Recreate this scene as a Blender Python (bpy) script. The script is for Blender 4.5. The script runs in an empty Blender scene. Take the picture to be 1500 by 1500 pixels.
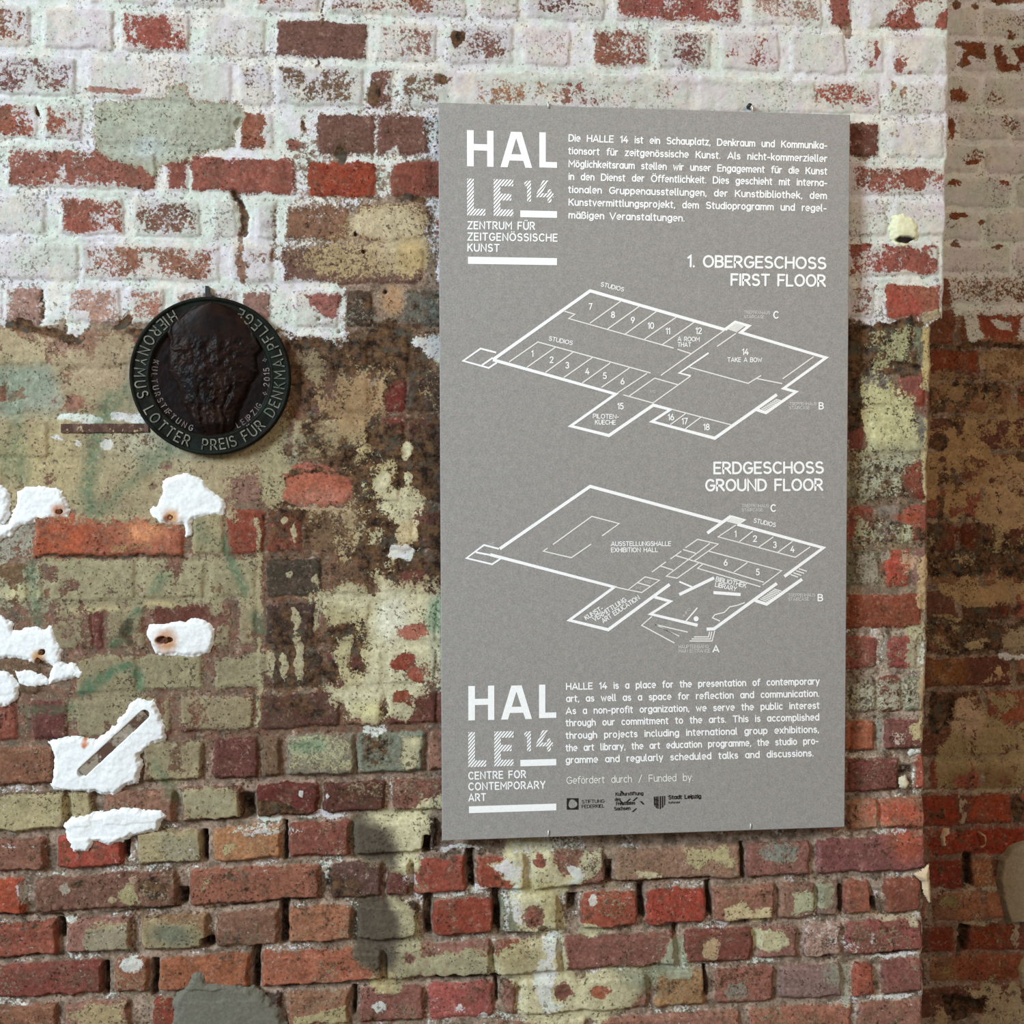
import bpy, math, random
import numpy as np
from mathutils import Matrix, Vector

C = bpy.context.scene.collection
rng = np.random.RandomState(7)
random.seed(7)

# ------------------------------------------------------------------ camera
F_PX = 1500.0
def _n(v): v = np.array(v, float); return v / np.linalg.norm(v)
ex = _n((17600 - 750, 656 - 750, F_PX))        # wall's horizontal direction seen by the camera
ed = _n((645 - 750, 48600 - 750, F_PX))        # wall's downward direction
ey = _n(np.cross(ex, ed)); ed = _n(np.cross(ey, ex))
# rows: world axes in camera coords (x right, y down, z forward)
WX, WY, WZ = ex, ey, -ed
CAM = np.array((0.0, -1.70, 1.60))
cam_d = bpy.data.cameras.new('camera'); cam = bpy.data.objects.new('camera', cam_d); C.objects.link(cam)
cam_d.sensor_width = 36.0; cam_d.sensor_fit = 'HORIZONTAL'; cam_d.lens = 36.0 * F_PX / 1500.0
cam_d.clip_start = 0.05
def c2w(v): return Vector((float(np.dot(WX, v)), float(np.dot(WY, v)), float(np.dot(WZ, v))))
xr, yu, zb = c2w((1, 0, 0)), c2w((0, -1, 0)), c2w((0, 0, -1))
cam.matrix_world = Matrix(((xr.x, yu.x, zb.x, CAM[0]), (xr.y, yu.y, zb.y, CAM[1]), (xr.z, yu.z, zb.z, CAM[2]), (0, 0, 0, 1)))
bpy.context.scene.camera = cam

# ------------------------------------------------------------------ world, lights, exposure
sc = bpy.context.scene
sc.view_settings.view_transform = 'Standard'
sc.view_settings.look = 'None'
sc.view_settings.exposure = 0.22
sc.view_settings.gamma = 1.0
sc.view_settings.use_curve_mapping = False
w = bpy.data.worlds.new('hall'); sc.world = w; w.use_nodes = True
bg = w.node_tree.nodes['Background']
bg.inputs['Color'].default_value = (1.0, 0.86, 0.72, 1); bg.inputs['Strength'].default_value = 0.20
def area(name, loc, target, size, sy, power, col):
    d = bpy.data.lights.new(name, 'AREA'); d.shape = 'RECTANGLE'; d.size = size; d.size_y = sy
    d.energy = power; d.color = col
    o = bpy.data.objects.new(name, d); C.objects.link(o); o.location = loc
    o.rotation_euler = (Vector(target) - Vector(loc)).to_track_quat('-Z', 'Y').to_euler()
    return o
area('window_daylight', (-4.8, -4.0, 4.1), (0.1, 0, 1.5), 1.5, 2.0, 505, (0.77, 0.91, 1.0))
area('warm_fill', (1.9, -2.6, 3.3), (0.55, 0, 1.7), 0.8, 0.8, 31, (1.0, 0.77, 0.54))  # unseen fill added to warm the right side and brighten the recess

# ------------------------------------------------------------------ helpers
def ray(px, py, y):
    """pixel -> point of the plane Y=y (arrays allowed)"""
    px = np.asarray(px, float); py = np.asarray(py, float)
    v = np.stack([(px - 750) / F_PX, (py - 750) / F_PX, np.ones_like(px)], -1)
    d = np.stack([v @ WX, v @ WY, v @ WZ], -1)
    t = (y - CAM[1]) / d[..., 1]
    return CAM + d * t[..., None]
def pt(px, py, y=0.0): return ray(np.array(px), np.array(py), y)
def lin(c):
    c = np.asarray(c, float) / 255.0
    return np.where(c <= 0.04045, c / 12.92, ((c + 0.055) / 1.055) ** 2.4)
def lin4(c): return tuple(float(x) for x in lin(c)) + (1.0,)
def tag(o, label=None, cat=None, group=None, kind=None):
    if label: o['label'] = label
    if cat: o['category'] = cat
    if group: o['group'] = group
    if kind: o['kind'] = kind
    return o
def mesh_obj(name, verts, faces, mat=None, parent=None, smooth=False):
    m = bpy.data.meshes.new(name)
    m.from_pydata([tuple(map(float, v)) for v in verts], [], faces)
    if mat: m.materials.append(mat)
    if smooth: m.polygons.foreach_set('use_smooth', [True] * len(m.polygons))
    m.update()
    o = bpy.data.objects.new(name, m); C.objects.link(o)
    if parent: o.parent = parent
    return o
def empty(name, loc=(0, 0, 0)):
    o = bpy.data.objects.new(name, None); C.objects.link(o); o.location = loc; o.empty_display_size = 0.02
    return o
def smooth(a, b, x):
    t = np.clip((x - a) / (b - a), 0, 1); return t * t * (3 - 2 * t)

class NT:
    """tiny node-tree builder"""
    def __init__(s, name):
        s.m = bpy.data.materials.new(name); s.m.use_nodes = True
        s.t = s.m.node_tree; s.b = s.t.nodes['Principled BSDF']
    def n(s, typ, **kw):
        o = s.t.nodes.new(typ)
        for k, v in kw.items():
            if k.startswith('i_'): o.inputs[k[2:]].default_value = v
            else: setattr(o, k, v)
        return o
    def l(s, a, b): s.t.links.new(a, b)
    def math(s, op, a, b=None, c=None, clamp=False):
        o = s.t.nodes.new('ShaderNodeMath'); o.operation = op; o.use_clamp = clamp
        for i, v in enumerate((a, b, c)):
            if v is None: continue
            if isinstance(v, (int, float)): o.inputs[i].default_value = v
            else: s.l(v, o.inputs[i])
        return o.outputs[0]
    def mix(s, fac, a, b, blend='MIX'):
        o = s.t.nodes.new('ShaderNodeMix'); o.data_type = 'RGBA'; o.blend_type = blend
        for i, v in ((0, fac), (6, a), (7, b)):
            if isinstance(v, (int, float)): o.inputs[i].default_value = v
            elif isinstance(v, tuple): o.inputs[i].default_value = v
            else: s.l(v, o.inputs[i])
        return o.outputs[2]
    def noise(s, co, scale, detail=4, rough=0.6, off=0.0, dist=0.0):
        mp = s.n('ShaderNodeVectorMath', operation='ADD'); s.l(co, mp.inputs[0]); mp.inputs[1].default_value = (off, off * .7, off * 1.3)
        o = s.n('ShaderNodeTexNoise'); s.l(mp.outputs[0], o.inputs['Vector'])
        o.inputs['Scale'].default_value = scale; o.inputs['Detail'].default_value = detail
        o.inputs['Roughness'].default_value = rough; o.inputs['Distortion'].default_value = dist
        return o.outputs['Fac']
    def remap(s, v, a, b, c=0.0, d=1.0, sm=True):
        o = s.n('ShaderNodeMapRange'); o.interpolation_type = 'SMOOTHSTEP' if sm else 'LINEAR'
        s.l(v, o.inputs[0])
        for i, x in zip((1, 2, 3, 4), (a, b, c, d)): o.inputs[i].default_value = x
        return o.outputs[0]

# ------------------------------------------------------------------ value noise in numpy
def vnoise(X, Y, scale, seed):
    r = np.random.RandomState(seed); G = r.rand(256, 256)
    x = X / scale; y = Y / scale
    xi = np.floor(x).astype(int); yi = np.floor(y).astype(int)
    fx = x - xi; fy = y - yi; fx = fx * fx * (3 - 2 * fx); fy = fy * fy * (3 - 2 * fy)
    g = lambda a, b: G[b % 256, a % 256]
    return (g(xi, yi) * (1 - fx) + g(xi + 1, yi) * fx) * (1 - fy) + (g(xi, yi + 1) * (1 - fx) + g(xi + 1, yi + 1) * fx) * fy
def fbm(X, Y, scale, octs, seed, gain=0.55):
    a, s, t = 1.0, 0.0, 0.0
    for o in range(octs):
        s = s + a * vnoise(X + 37.1 * o, Y - 11.7 * o, scale / 2 ** o, seed + o); t += a; a *= gain
    return s / t

# ------------------------------------------------------------------ course lines (measured at three stations)
_LN = [(-128, -105, -80), (-62, -42, -20), (5, 26, 46), (77, 93, 114), (147, 162, 172), (212, 231, 235), (282, 294, 290), (350, 357, 350), (415, 421, 410),
       (478, 485, 470), (541, 545, 535), (608, 610, 600), (675, 676, 668), (742, 741, 735), (818, 814, 800), (886, 876, 865),
       (958, 947, 926), (1020, 1010, 986), (1088, 1070, 1048), (1155, 1141, 1105), (1220, 1197, 1165), (1280, 1260, 1222),
       (1344, 1323, 1283), (1405, 1386, 1345), (1465, 1446, 1404), (1530, 1508, 1464), (1595, 1572, 1525), (1660, 1635, 1588)]
def L(k, x):                      # lower line of course k (k from -2)
    a, b, c = _LN[k + 2]
    x = np.asarray(x, float)
    return np.where(x < 500, a + (b - a) * (x - 100) / 400.0, b + (c - b) * (x - 500) / 800.0)
_FL = [-44, 8, 58, 110, 161, 209, 257, 307, 356, 402, 450, 508, 560, 610, 662, 712, 762, 812, 862, 912, 958, 1010, 1060, 1110, 1160,
       1212, 1255, 1303, 1352, 1397, 1440, 1490, 1540]

class Paint:
    """fields of a brick wall: what each spot is made of and how far it stands out"""
    def __init__(s, x0, x1, y0, y1, step, line, seed):
        s.x0, s.y0, s.st = x0, y0, step; s.line = line
        s.X, s.Y = np.meshgrid(np.arange(x0, x1 + step, step), np.arange(y0, y1 + step, step))
        sh = s.X.shape
        s.base = np.zeros(sh + (3,)); s.tan = np.zeros(sh + (3,)); s.tan[:] = lin((165, 152, 118))
        s.base[:] = lin((150, 128, 112)); s.mort = s.base.copy()
        s.S = np.zeros(sh); s.T = np.zeros(sh); s.W = np.zeros(sh); s.G = np.zeros(sh)
        s.bm = np.zeros(sh); s.h = np.full(sh, -3.0)
        s.wx = (fbm(s.X, s.Y, 26, 4, seed) - .5) * 15 + (fbm(s.X, s.Y, 7, 3, seed + 9) - .5) * 7
        s.wy = (fbm(s.X, s.Y, 26, 4, seed + 50) - .5) * 15 + (fbm(s.X, s.Y, 7, 3, seed + 59) - .5) * 7
        s.r = np.random.RandomState(seed)
    def win(s, xa, xb, ya, yb, pad):
        i0 = max(int((ya - pad - s.y0) / s.st), 0); i1 = min(int((yb + pad - s.y0) / s.st) + 2, s.X.shape[0])
        j0 = max(int((xa - pad - s.x0) / s.st), 0); j1 = min(int((xb + pad - s.x0) / s.st) + 2, s.X.shape[1])
        return (slice(i0, i1), slice(j0, j1))
    def put(s, sl, m, **kw):
        if m.size == 0: return
        for k, v in kw.items():
            if v is None: continue
            if k == 'dh': s.h[sl] += m * v; continue
            f = getattr(s, 'base' if k == 'face' else k)
            if k == 'tan': v = np.array(v, float); v = np.clip(v * .86 + v.mean() * .14 + 2, 0, 255)
            if k in ('base', 'tan', 'face'):
                f[sl] = f[sl] * (1 - m[..., None]) + lin(v) * m[..., None]
                if k == 'base': s.mort[sl] = s.mort[sl] * (1 - m[..., None]) + lin(v) * m[..., None]
            else: f[sl] = f[sl] * (1 - m) + v * m
    def sdbrick(s, sl, k, x0, x1, jt, r, wamp, dy):
        X = s.X[sl] + s.wx[sl] * wamp; Y = s.Y[sl] + s.wy[sl] * wamp
        yt = s.line(k - 1, s.X[sl]) + jt + dy[0]; yb = s.line(k, s.X[sl]) - jt + dy[1]
        dx = np.maximum(x0 - X, X - x1) + r; dyv = np.maximum(yt - Y, Y - yb) + r
        return np.hypot(np.maximum(dx, 0), np.maximum(dyv, 0)) + np.minimum(np.maximum(dx, dyv), 0) - r
    def brick(s, k, x0, x1, col, W=None, T=None, S=None, h=0.0, jt=5.5, r=5, dy=(0, 0), tan=None, wamp=.55):
        ys = [float(s.line(kk, xx)) for kk in (k - 1, k) for xx in (x0, x1)]
        sl = s.win(x0, x1, min(ys), max(ys), 14)
        if s.X[sl].size == 0: return
        sd = s.sdbrick(sl, k, x0, x1, jt, r, wamp, dy)
        var = 1 + (s.r.rand(3) - .5) * .10
        c = np.array(col, float); g_ = c.mean(); c = np.clip((g_ * .24 + c * .76) * var * np.array((1.0, .98, .93)), 0, 255)
        s.put(sl, smooth(7, 5, sd), face=c)
        s.bm[sl] = np.maximum(s.bm[sl], smooth(5.5, -5.5, sd))
        mh = smooth(1.5, -5.5, sd)
        s.put(sl, mh, h=h + (s.r.rand() - .5) * 1.6)
        inner = smooth(4, -7, sd)
        n1 = (fbm(s.X[sl] + 77 * k, s.Y[sl], 34, 4, 201) - .5); edge_ = smooth(-13, 0, sd)
        if W is not None: W = np.clip(W + n1 * 3.4 * W * (1 - W) + edge_ * .55 * W, 0, 1)
        if T is not None: T = np.clip(T + n1 * 4.0 * T * (1 - T) - .06, 0, 1)
        s.put(sl, inner, W=W, T=T, S=S, tan=tan)
    def blob(s, cx, cy, rx, ry, rot=0, soft=.55, amt=1.0, wamp=1.0, **kw):
        R = max(rx, ry); sl = s.win(cx - R, cx + R, cy - R, cy + R, R * .6 + 12)
        if s.X[sl].size == 0: return
        X = s.X[sl] + s.wx[sl] * wamp - cx; Y = s.Y[sl] + s.wy[sl] * wamp - cy
        a = math.radians(rot); u = (X * math.cos(a) + Y * math.sin(a)) / rx; v = (-X * math.sin(a) + Y * math.cos(a)) / ry
        m = smooth(1 + soft, 1 - soft, np.hypot(u, v)) * amt
        s.put(sl, m, **kw)
    def psd(s, sl, P, wamp):
        X = s.X[sl] + s.wx[sl] * wamp; Y = s.Y[sl] + s.wy[sl] * wamp
        d = np.full(X.shape, 1e9); ins = np.zeros(X.shape, bool)
        for (ax, ay), (bx, by) in zip(P, P[1:] + P[:1]):
            ex_, ey_ = bx - ax, by - ay
            t = np.clip(((X - ax) * ex_ + (Y - ay) * ey_) / (ex_ * ex_ + ey_ * ey_ + 1e-9), 0, 1)
            d = np.minimum(d, np.hypot(X - ax - t * ex_, Y - ay - t * ey_))
            if ay != by:
                ins ^= ((ay > Y) != (by > Y)) & (X < (bx - ax) * (Y - ay) / (by - ay) + ax)
        return np.where(ins, -d, d)
    def poly(s, P, soft=5, amt=1.0, wamp=1.0, **kw):
        xs = [p[0] for p in P]; ys = [p[1] for p in P]
        sl = s.win(min(xs), max(xs), min(ys), max(ys), soft + 14)
        if s.X[sl].size == 0: return
        soft = min(soft * 2.4 + 2, max(2.5, .20 * min(max(xs) - min(xs), max(ys) - min(ys)))); s.put(sl, smooth(soft, -soft, s.psd(sl, P, wamp)) * amt, **kw)
    def stroke(s, P, wd, soft=4, amt=1.0, wamp=.8, **kw):
        xs = [p[0] for p in P]; ys = [p[1] for p in P]
        sl = s.win(min(xs), max(xs), min(ys), max(ys), wd + soft + 14)
        X = s.X[sl] + s.wx[sl] * wamp; Y = s.Y[sl] + s.wy[sl] * wamp
        if X.size == 0: return
        d = np.full(X.shape, 1e9)
        for (ax, ay), (bx, by) in zip(P[:-1], P[1:]):
            ex_, ey_ = bx - ax, by - ay
            t = np.clip(((X - ax) * ex_ + (Y - ay) * ey_) / (ex_ * ex_ + ey_ * ey_ + 1e-9), 0, 1)
            d = np.minimum(d, np.hypot(X - ax - t * ex_, Y - ay - t * ey_))
        soft = soft * 1.3; s.put(sl, smooth(wd / 2 + soft, wd / 2 - soft, d) * amt, **kw)
    def gap(s, x0, x1, y0, y1, depth=-26, soft=2.0, base=(40, 24, 18)):
        s.poly([(x0, y0), (x1, y0), (x1, y1), (x0, y1)], soft=soft, wamp=.35, h=depth, base=base, W=0.0, T=0.0, S=0.0)
    def sample(s, name, px, py):
        f = getattr(s, name)
        ny, nx = f.shape[:2]
        a = np.clip((px - s.x0) / s.st, 0, nx - 1.001); b = np.clip((py - s.y0) / s.st, 0, ny - 1.001)
        i = a.astype(int); j = b.astype(int); u = a - i; v = b - j
        if f.ndim == 3: u = u[..., None]; v = v[..., None]
        return (f[j, i] * (1 - u) + f[j, i + 1] * u) * (1 - v) + (f[j + 1, i] * (1 - u) + f[j + 1, i + 1] * u) * v
# ------------------------------------------------------------------ near wall: what is where (photo pixels, wall plane)
N = Paint(0, 1400, 0, 1500, 1.25, L, 11)
R_ = (150, 78, 66); DR = (112, 58, 52); PU = (118, 72, 70); OR = (172, 84, 58); BRT = (158, 66, 48); P_ = (168, 122, 112)
BR = (118, 84, 66); K_ = (72, 58, 50); GY = (126, 124, 112); TN = (160, 140, 108); PB = (150, 102, 88); OT = (170, 116, 82)
CREAM = (208, 200, 160); OLIVE = (156, 148, 112); MINT = (158, 165, 146); WARM = (178, 160, 118)

# mortar by zone
N.poly([(-20, 480), (400, 480), (400, 760), (-20, 760)], soft=20, base=(150, 130, 105), h=-1.5)
N.poly([(-20, 750), (660, 750), (660, 1150), (-20, 1150)], soft=30, base=(124, 90, 74), h=-2.5)
N.poly([(-20, 1130), (1420, 1130), (1420, 1520), (-20, 1520)], soft=30, base=(158, 138, 122))
N.poly([(380, 480), (660, 480), (660, 1060), (380, 1060)], soft=30, base=(112, 80, 58))
N.poly([(1200, 480), (1420, 480), (1420, 900), (1200, 900)], soft=20, base=(130, 112, 88))
N.poly([(1200, 880), (1420, 880), (1420, 1520), (1200, 1520)], soft=20, base=(172, 156, 140))
# mortar stands deeper in the unpainted bottom half
N.poly([(-20, 1120), (1420, 1050), (1420, 1520), (-20, 1520)], soft=60, wamp=0, h=-11.0)

N.poly([(-20, 760), (385, 760), (375, 1130), (-20, 1160)], soft=20, T=.36, tan=(150, 136, 104))
# limewash over the top, thinner towards the middle
N.poly([(-20, -20), (1420, -20), (1420, 474), (1300, 474), (1100, 470), (660, 400), (505, 410), (505, 492), (400, 488), (330, 470), (230, 470),
        (130, 462), (60, 474), (-20, 478)], soft=8, W=.97)
N.blob(540, 240, 140, 110, soft=.5, W=.50)
N.blob(560, 190, 90, 60, soft=.5, W=.52)
N.blob(590, 380, 120, 70, soft=.5, W=.12)
N.blob(450, 150, 90, 40, soft=.5, W=.66)
N.blob(455, 370, 70, 30, soft=.5, W=.55)

def gen(k, xa, xb, cols, seed, **kw):
    r = np.random.RandomState(seed); x = xa
    while x < xb:
        wd = r.choice([98, 205]) * r.uniform(.95, 1.05); x1 = min(x + wd, xb)
        if x1 - x > 16: N.brick(k, x, x1, cols[r.randint(len(cols))], h=r.uniform(-1, 1), **kw)
        x = x1 + 12
# everything hidden by the panel or under thick old paint: a plain running bond
for k in range(0, 25):
    if 8 <= k <= 11: gen(k, -30 - (k % 2) * 60, 385, [BR, R_, PB], 100 + k)
    if 2 <= k <= 18: gen(k, 640, 1245, [R_, PB, BR], 300 + k, W=.6 if k < 8 else .05, T=0 if k < 8 else .5)

def B(k, *bs):
    for b in bs:
        x0, x1, col = b[:3]; kw = b[3] if len(b) > 3 else {}
        N.brick(k, x0, x1, col, **kw)
w_ = lambda W, **kw: dict(W=W, **kw)
t_ = lambda T, **kw: dict(T=T, **kw)
B(0, (-40, 110, P_, w_(.93)), (128, 232, P_, w_(.9)), (250, 330, DR, w_(.62)), (372, 466, R_, w_(.55)), (480, 682, R_, w_(.52)), (700, 760, R_, w_(.6)),
  (770, 888, DR, w_(.6)), (900, 1086, R_, w_(.40)), (1096, 1205, P_, w_(.62)), (1215, 1250, R_, w_(.25)), (1268, 1392, R_, w_(.55)))
B(1, (-40, 44, R_, w_(.46)), (62, 166, P_, w_(.86)), (177, 278, R_, w_(.42)), (298, 388, P_, w_(.90)), (404, 538, PU, w_(.14)), (551, 640, PB, w_(.52)),
  (655, 752, BR, w_(.62)), (765, 836, OT, w_(.66)), (868, 951, R_, w_(.42)), (962, 1042, PU, w_(.45)), (1058, 1142, R_, w_(.58)), (1158, 1240, P_, w_(.66)),
  (1264, 1296, R_, w_(.6)), (1308, 1388, R_, w_(.82)))
B(2, (-40, 112, PU, w_(.58)), (128, 338, P_, w_(.84)), (350, 398, DR, w_(.52)), (404, 532, BR, w_(.50)), (540, 575, BR, w_(.3)), (584, 652, BR, w_(.5)),
  (664, 700, P_, w_(.8)), (710, 782, OT, w_(.62)), (840, 882, R_, w_(.52)), (892, 1010, R_, w_(.72)), (1022, 1190, P_, w_(.93)), (1206, 1290, R_, w_(.64)),
  (1300, 1388, P_, w_(.88)))
B(3, (-40, 54, R_, w_(.40)), (63, 122, R_, w_(.50)), (134, 338, P_, w_(.8)), (352, 400, R_, w_(.15)), (466, 548, PU, w_(.10)), (552, 625, PU, w_(.14)),
  (632, 660, DR, w_(.5)), (1240, 1288, DR, w_(.28)), (1302, 1386, P_, w_(.90)))
B(4, (9, 230, (142, 86, 70), w_(.34)), (242, 276, R_, w_(.45)), (279, 434, R_, w_(.20)), (452, 549, (158, 58, 36), w_(.0)), (574, 660, (142, 64, 52), w_(.03)),
  (1242, 1388, R_, w_(.50)))
B(5, (-40, 66, P_, w_(.88)), (86, 182, R_, w_(.44)), (194, 292, BR, w_(.58)), (312, 345, R_, w_(.58)), (376, 404, BR, w_(.62)), (416, 510, (140, 92, 74), w_(.26)),
  (524, 632, BR, w_(.3)), (1242, 1300, P_, w_(.78)), (1310, 1388, P_, w_(.9)))
B(6, (-40, 114, P_, w_(.97)), (118, 322, (160, 92, 76), w_(.44)), (338, 400, PB, w_(.66)), (412, 620, BR, w_(.22)), (1242, 1376, R_, w_(.36)))
B(7, (-20, 2, P_, w_(.8)), (5, 60, (165, 120, 112), w_(.30)), (96, 176, (170, 128, 122), w_(.34)), (188, 240, (168, 116, 104), w_(.36)), (255, 345, P_, w_(.5)),
  (352, 396, (150, 104, 98), w_(.28)), (430, 497, (150, 92, 82), w_(.16)), (508, 545, K_, w_(.0)), (592, 660, (96, 100, 92), w_(0)),
  (1242, 1280, (150, 92, 84), w_(.4)), (1298, 1380, (160, 84, 68), w_(.22)))
B(8, (420, 540, BR), (552, 600, K_), (604, 660, PB, dict(W=.15)), (1242, 1262, K_), (1270, 1352, GY))
B(9, (440, 540, BR), (556, 596, (100, 52, 42)), (598, 660, K_), (1242, 1308, GY), (1316, 1356, R_))
B(10, (430, 540, TN), (556, 590, DR), (596, 660, (84, 52, 44)), (1242, 1264, DR), (1276, 1360, GY))
B(11, (412, 515, (178, 100, 78), dict(h=-2, r=16, T=.0, S=.0, jt=4)), (530, 585, K_), (592, 660, K_), (1242, 1300, GY), (1310, 1360, BR))
B(12, (50, 270, (172, 94, 64), dict(T=0, h=1.5, jt=6, dy=(6, 2))), (282, 328, OLIVE, t_(.8)), (333, 388, (140, 60, 44), t_(.22)), (392, 444, (128, 60, 44)), (456, 540, BR), (552, 604, K_),
  (606, 660, DR), (1242, 1278, (140, 76, 58)), (1288, 1320, GY), (1326, 1360, R_))
B(13, (-40, 40, BR, t_(.6)), (52, 62, BR, t_(.6)), (72, 198, BR, t_(.88)), (206, 300, BR, t_(.84)), (308, 375, BR, t_(.8)), (392, 470, K_), (482, 540, BR), (560, 650, DR),
  (1242, 1290, (120, 110, 96)), (1298, 1334, (168, 72, 56)), (1338, 1358, PB))
B(14, (75, 136, BR, t_(.9)), (138, 152, DR, t_(.3)), (158, 212, BR, t_(.72)), (224, 320, DR, t_(.15)), (308, 338, BR, t_(.84)), (350, 374, BR, t_(.84)), (388, 462, K_), (470, 540, BR),
  (560, 640, PB), (1242, 1352, (150, 64, 48), dict(T=.06)))
B(15, (-40, 60, BR, t_(.3)), (112, 200, BR, t_(.9)), (206, 297, BR, t_(1.0, tan=(152, 142, 108))), (313, 392, BR, t_(1.0, tan=(154, 144, 110))), (400, 470, K_), (478, 560, DR), (570, 640, R_),
  (1243, 1284, (140, 72, 64), t_(.12)), (1300, 1344, (150, 74, 62), t_(.15)))
B(16, (-40, 26, (140, 72, 56), t_(.1)), (46, 100, DR, t_(.15)), (112, 250, BR, t_(.8)), (264, 372, BR, t_(.9)), (384, 498, (92, 60, 54)), (506, 560, BR), (568, 640, (112, 60, 50)),
  (1243, 1284, GY), (1290, 1322, (130, 70, 62)), (1326, 1356, GY))
B(17, (-40, 78, (140, 84, 66), t_(.32)), (208, 296, BR, t_(.85)), (312, 378, DR, t_(.25)), (384, 412, BR), (420, 520, GY, t_(.45)), (524, 622, GY, t_(.4)), (628, 660, PB),
  (1243, 1282, (170, 92, 68), dict(h=1)), (1297, 1354, (128, 78, 70), t_(.2)))
B(18, (-40, 94, BR, t_(.86, tan=(172, 158, 116))), (104, 136, BR, t_(.6)), (150, 256, PB, t_(.2)), (266, 355, BR, t_(.72)), (376, 466, (108, 46, 38), dict(h=-1)), (472, 566, (96, 52, 44)),
  (576, 650, (136, 76, 68)), (1241, 1318, (132, 68, 62)), (1345, 1358, (168, 76, 54)))
B(19, (-40, 66, (148, 84, 70)), (82, 180, (166, 68, 52), dict(h=1)), (200, 296, TN, t_(.55)), (310, 412, OT, t_(.25)), (422, 514, (146, 74, 60), dict(h=1.5)), (520, 640, K_),
  (1200, 1236, P_), (1243, 1288, (176, 122, 104)), (1294, 1356, OT))
B(20, (-40, 34, (170, 72, 44), dict(h=2)), (48, 258, (124, 80, 70)), (275, 470, (146, 84, 70)), (484, 560, (96, 70, 60)), (566, 600, DR), (606, 683, (164, 74, 54), dict(h=2)), (698, 770, (158, 70, 54)),
  (780, 886, (140, 90, 78)), (900, 1086, (164, 112, 94), t_(.22)), (1093, 1188, (140, 92, 84), t_(.25)), (1196, 1357, (142, 76, 72)))
B(21, (-40, 84, (150, 78, 62), dict(h=2)), (97, 190, PB, t_(.42, h=1.5)), (204, 304, (142, 112, 84), t_(.55)), (314, 408, (140, 92, 74), t_(.25)), (423, 516, (164, 104, 76), dict(h=2)), (522, 612, K_),
  (635, 723, (158, 60, 44), dict(h=4, r=9)), (730, 820, GY), (850, 936, (160, 74, 56), dict(h=3, r=9)), (948, 1036, (166, 68, 50), dict(h=3, r=9)), (1045, 1136, (162, 104, 86), dict(h=2)),
  (1142, 1196, PB), (1200, 1230, (140, 110, 96)), (1238, 1278, (160, 90, 66), dict(h=3)), (1298, 1352, (142, 70, 60), dict(r=10)))
B(22, (-40, 150, (128, 66, 58)), (166, 216, (160, 84, 68)), (231, 366, (172, 88, 60), dict(h=4)), (382, 560, (174, 94, 68), dict(h=4)), (566, 720, PB), (726, 820, R_), (826, 990, (146, 88, 74)),
  (1004, 1104, (132, 64, 54)), (1112, 1170, PB), (1178, 1234, (176, 142, 136)), (1240, 1356, (140, 78, 74)))
B(23, (-40, 84, (140, 88, 70)), (94, 190, PB, t_(.5)), (222, 260, (140, 62, 44)), (266, 412, K_), (420, 512, (150, 98, 84)), (526, 622, (146, 86, 76)), (628, 724, (164, 82, 74), dict(h=-4)), (738, 758, PB),
  (766, 950, PB), (960, 1034, (164, 118, 84)), (1048, 1136, (156, 96, 78)), (1142, 1234, (140, 110, 102)), (1250, 1282, (166, 84, 60), dict(h=2)), (1293, 1354, (146, 82, 72)))
B(24, (-40, 120, PB), (130, 300, (150, 80, 62)), (310, 500, BR), (520, 700, R_), (710, 860, PB), (872, 1086, (164, 108, 92)), (1100, 1250, (168, 96, 80)), (1258, 1354, (160, 92, 80)))

# bright ridges of mortar left between courses
for P, wd in (([(0, 143), (150, 146)], 7), ([(0, 212), (140, 214)], 8), ([(20, 280), (270, 284)], 8), ([(20, 347), (250, 352)], 7), ([(120, 418), (270, 424)], 9),
              ([(500, 97), (640, 100)], 8), ([(1250, 412), (1330, 409)], 7), ([(1260, 292), (1380, 296)], 7), ([(770, 116), (1190, 122)], 8), ([(380, 288), (430, 292)], 10)):
    N.stroke(P, wd, soft=3, W=1.0, dh=1.5)
N.stroke([(500, 236), (620, 238)], 5, W=.8)
N.stroke([(570, 222), (578, 216), (585, 234)], 5, W=.9)

# ---- old paint and filling coats below the limewash
N.poly([(-20, 482), (60, 478), (130, 490), (230, 488), (330, 482), (420, 500), (432, 560), (420, 640), (380, 690), (330, 700), (345, 760), (270, 770), (40, 760), (-20, 760)],
       soft=16, T=.93, tan=(168, 152, 116))
N.poly([(-20, 540), (70, 535), (85, 570), (92, 606), (-20, 612)], soft=22, tan=MINT)
N.poly([(-20, 520), (60, 525), (80, 600), (-20, 606)], soft=22, T=.72, amt=.8)
N.blob(230, 640, 60, 40, soft=.6, tan=(176, 170, 140)); N.blob(60, 505, 80, 26, soft=.6, tan=(182, 164, 126))
N.blob(60, 680, 60, 60, soft=.6, tan=(182, 166, 120)); N.blob(170, 540, 70, 40, soft=.6, tan=(170, 150, 118))
N.stroke([(95, 542), (185, 538)], 3, soft=3, T=.55, dh=-2.0); N.stroke([(0, 608), (95, 607)], 3, soft=3, T=.6, dh=-2)
N.blob(110, 590, 14, 16, T=.35); N.blob(243, 680, 9, 7, T=.0); N.blob(225, 715, 6, 6, T=.1)
N.poly([(270, 660), (345, 655), (380, 690), (330, 700), (300, 690)], soft=14, T=.7)
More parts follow.
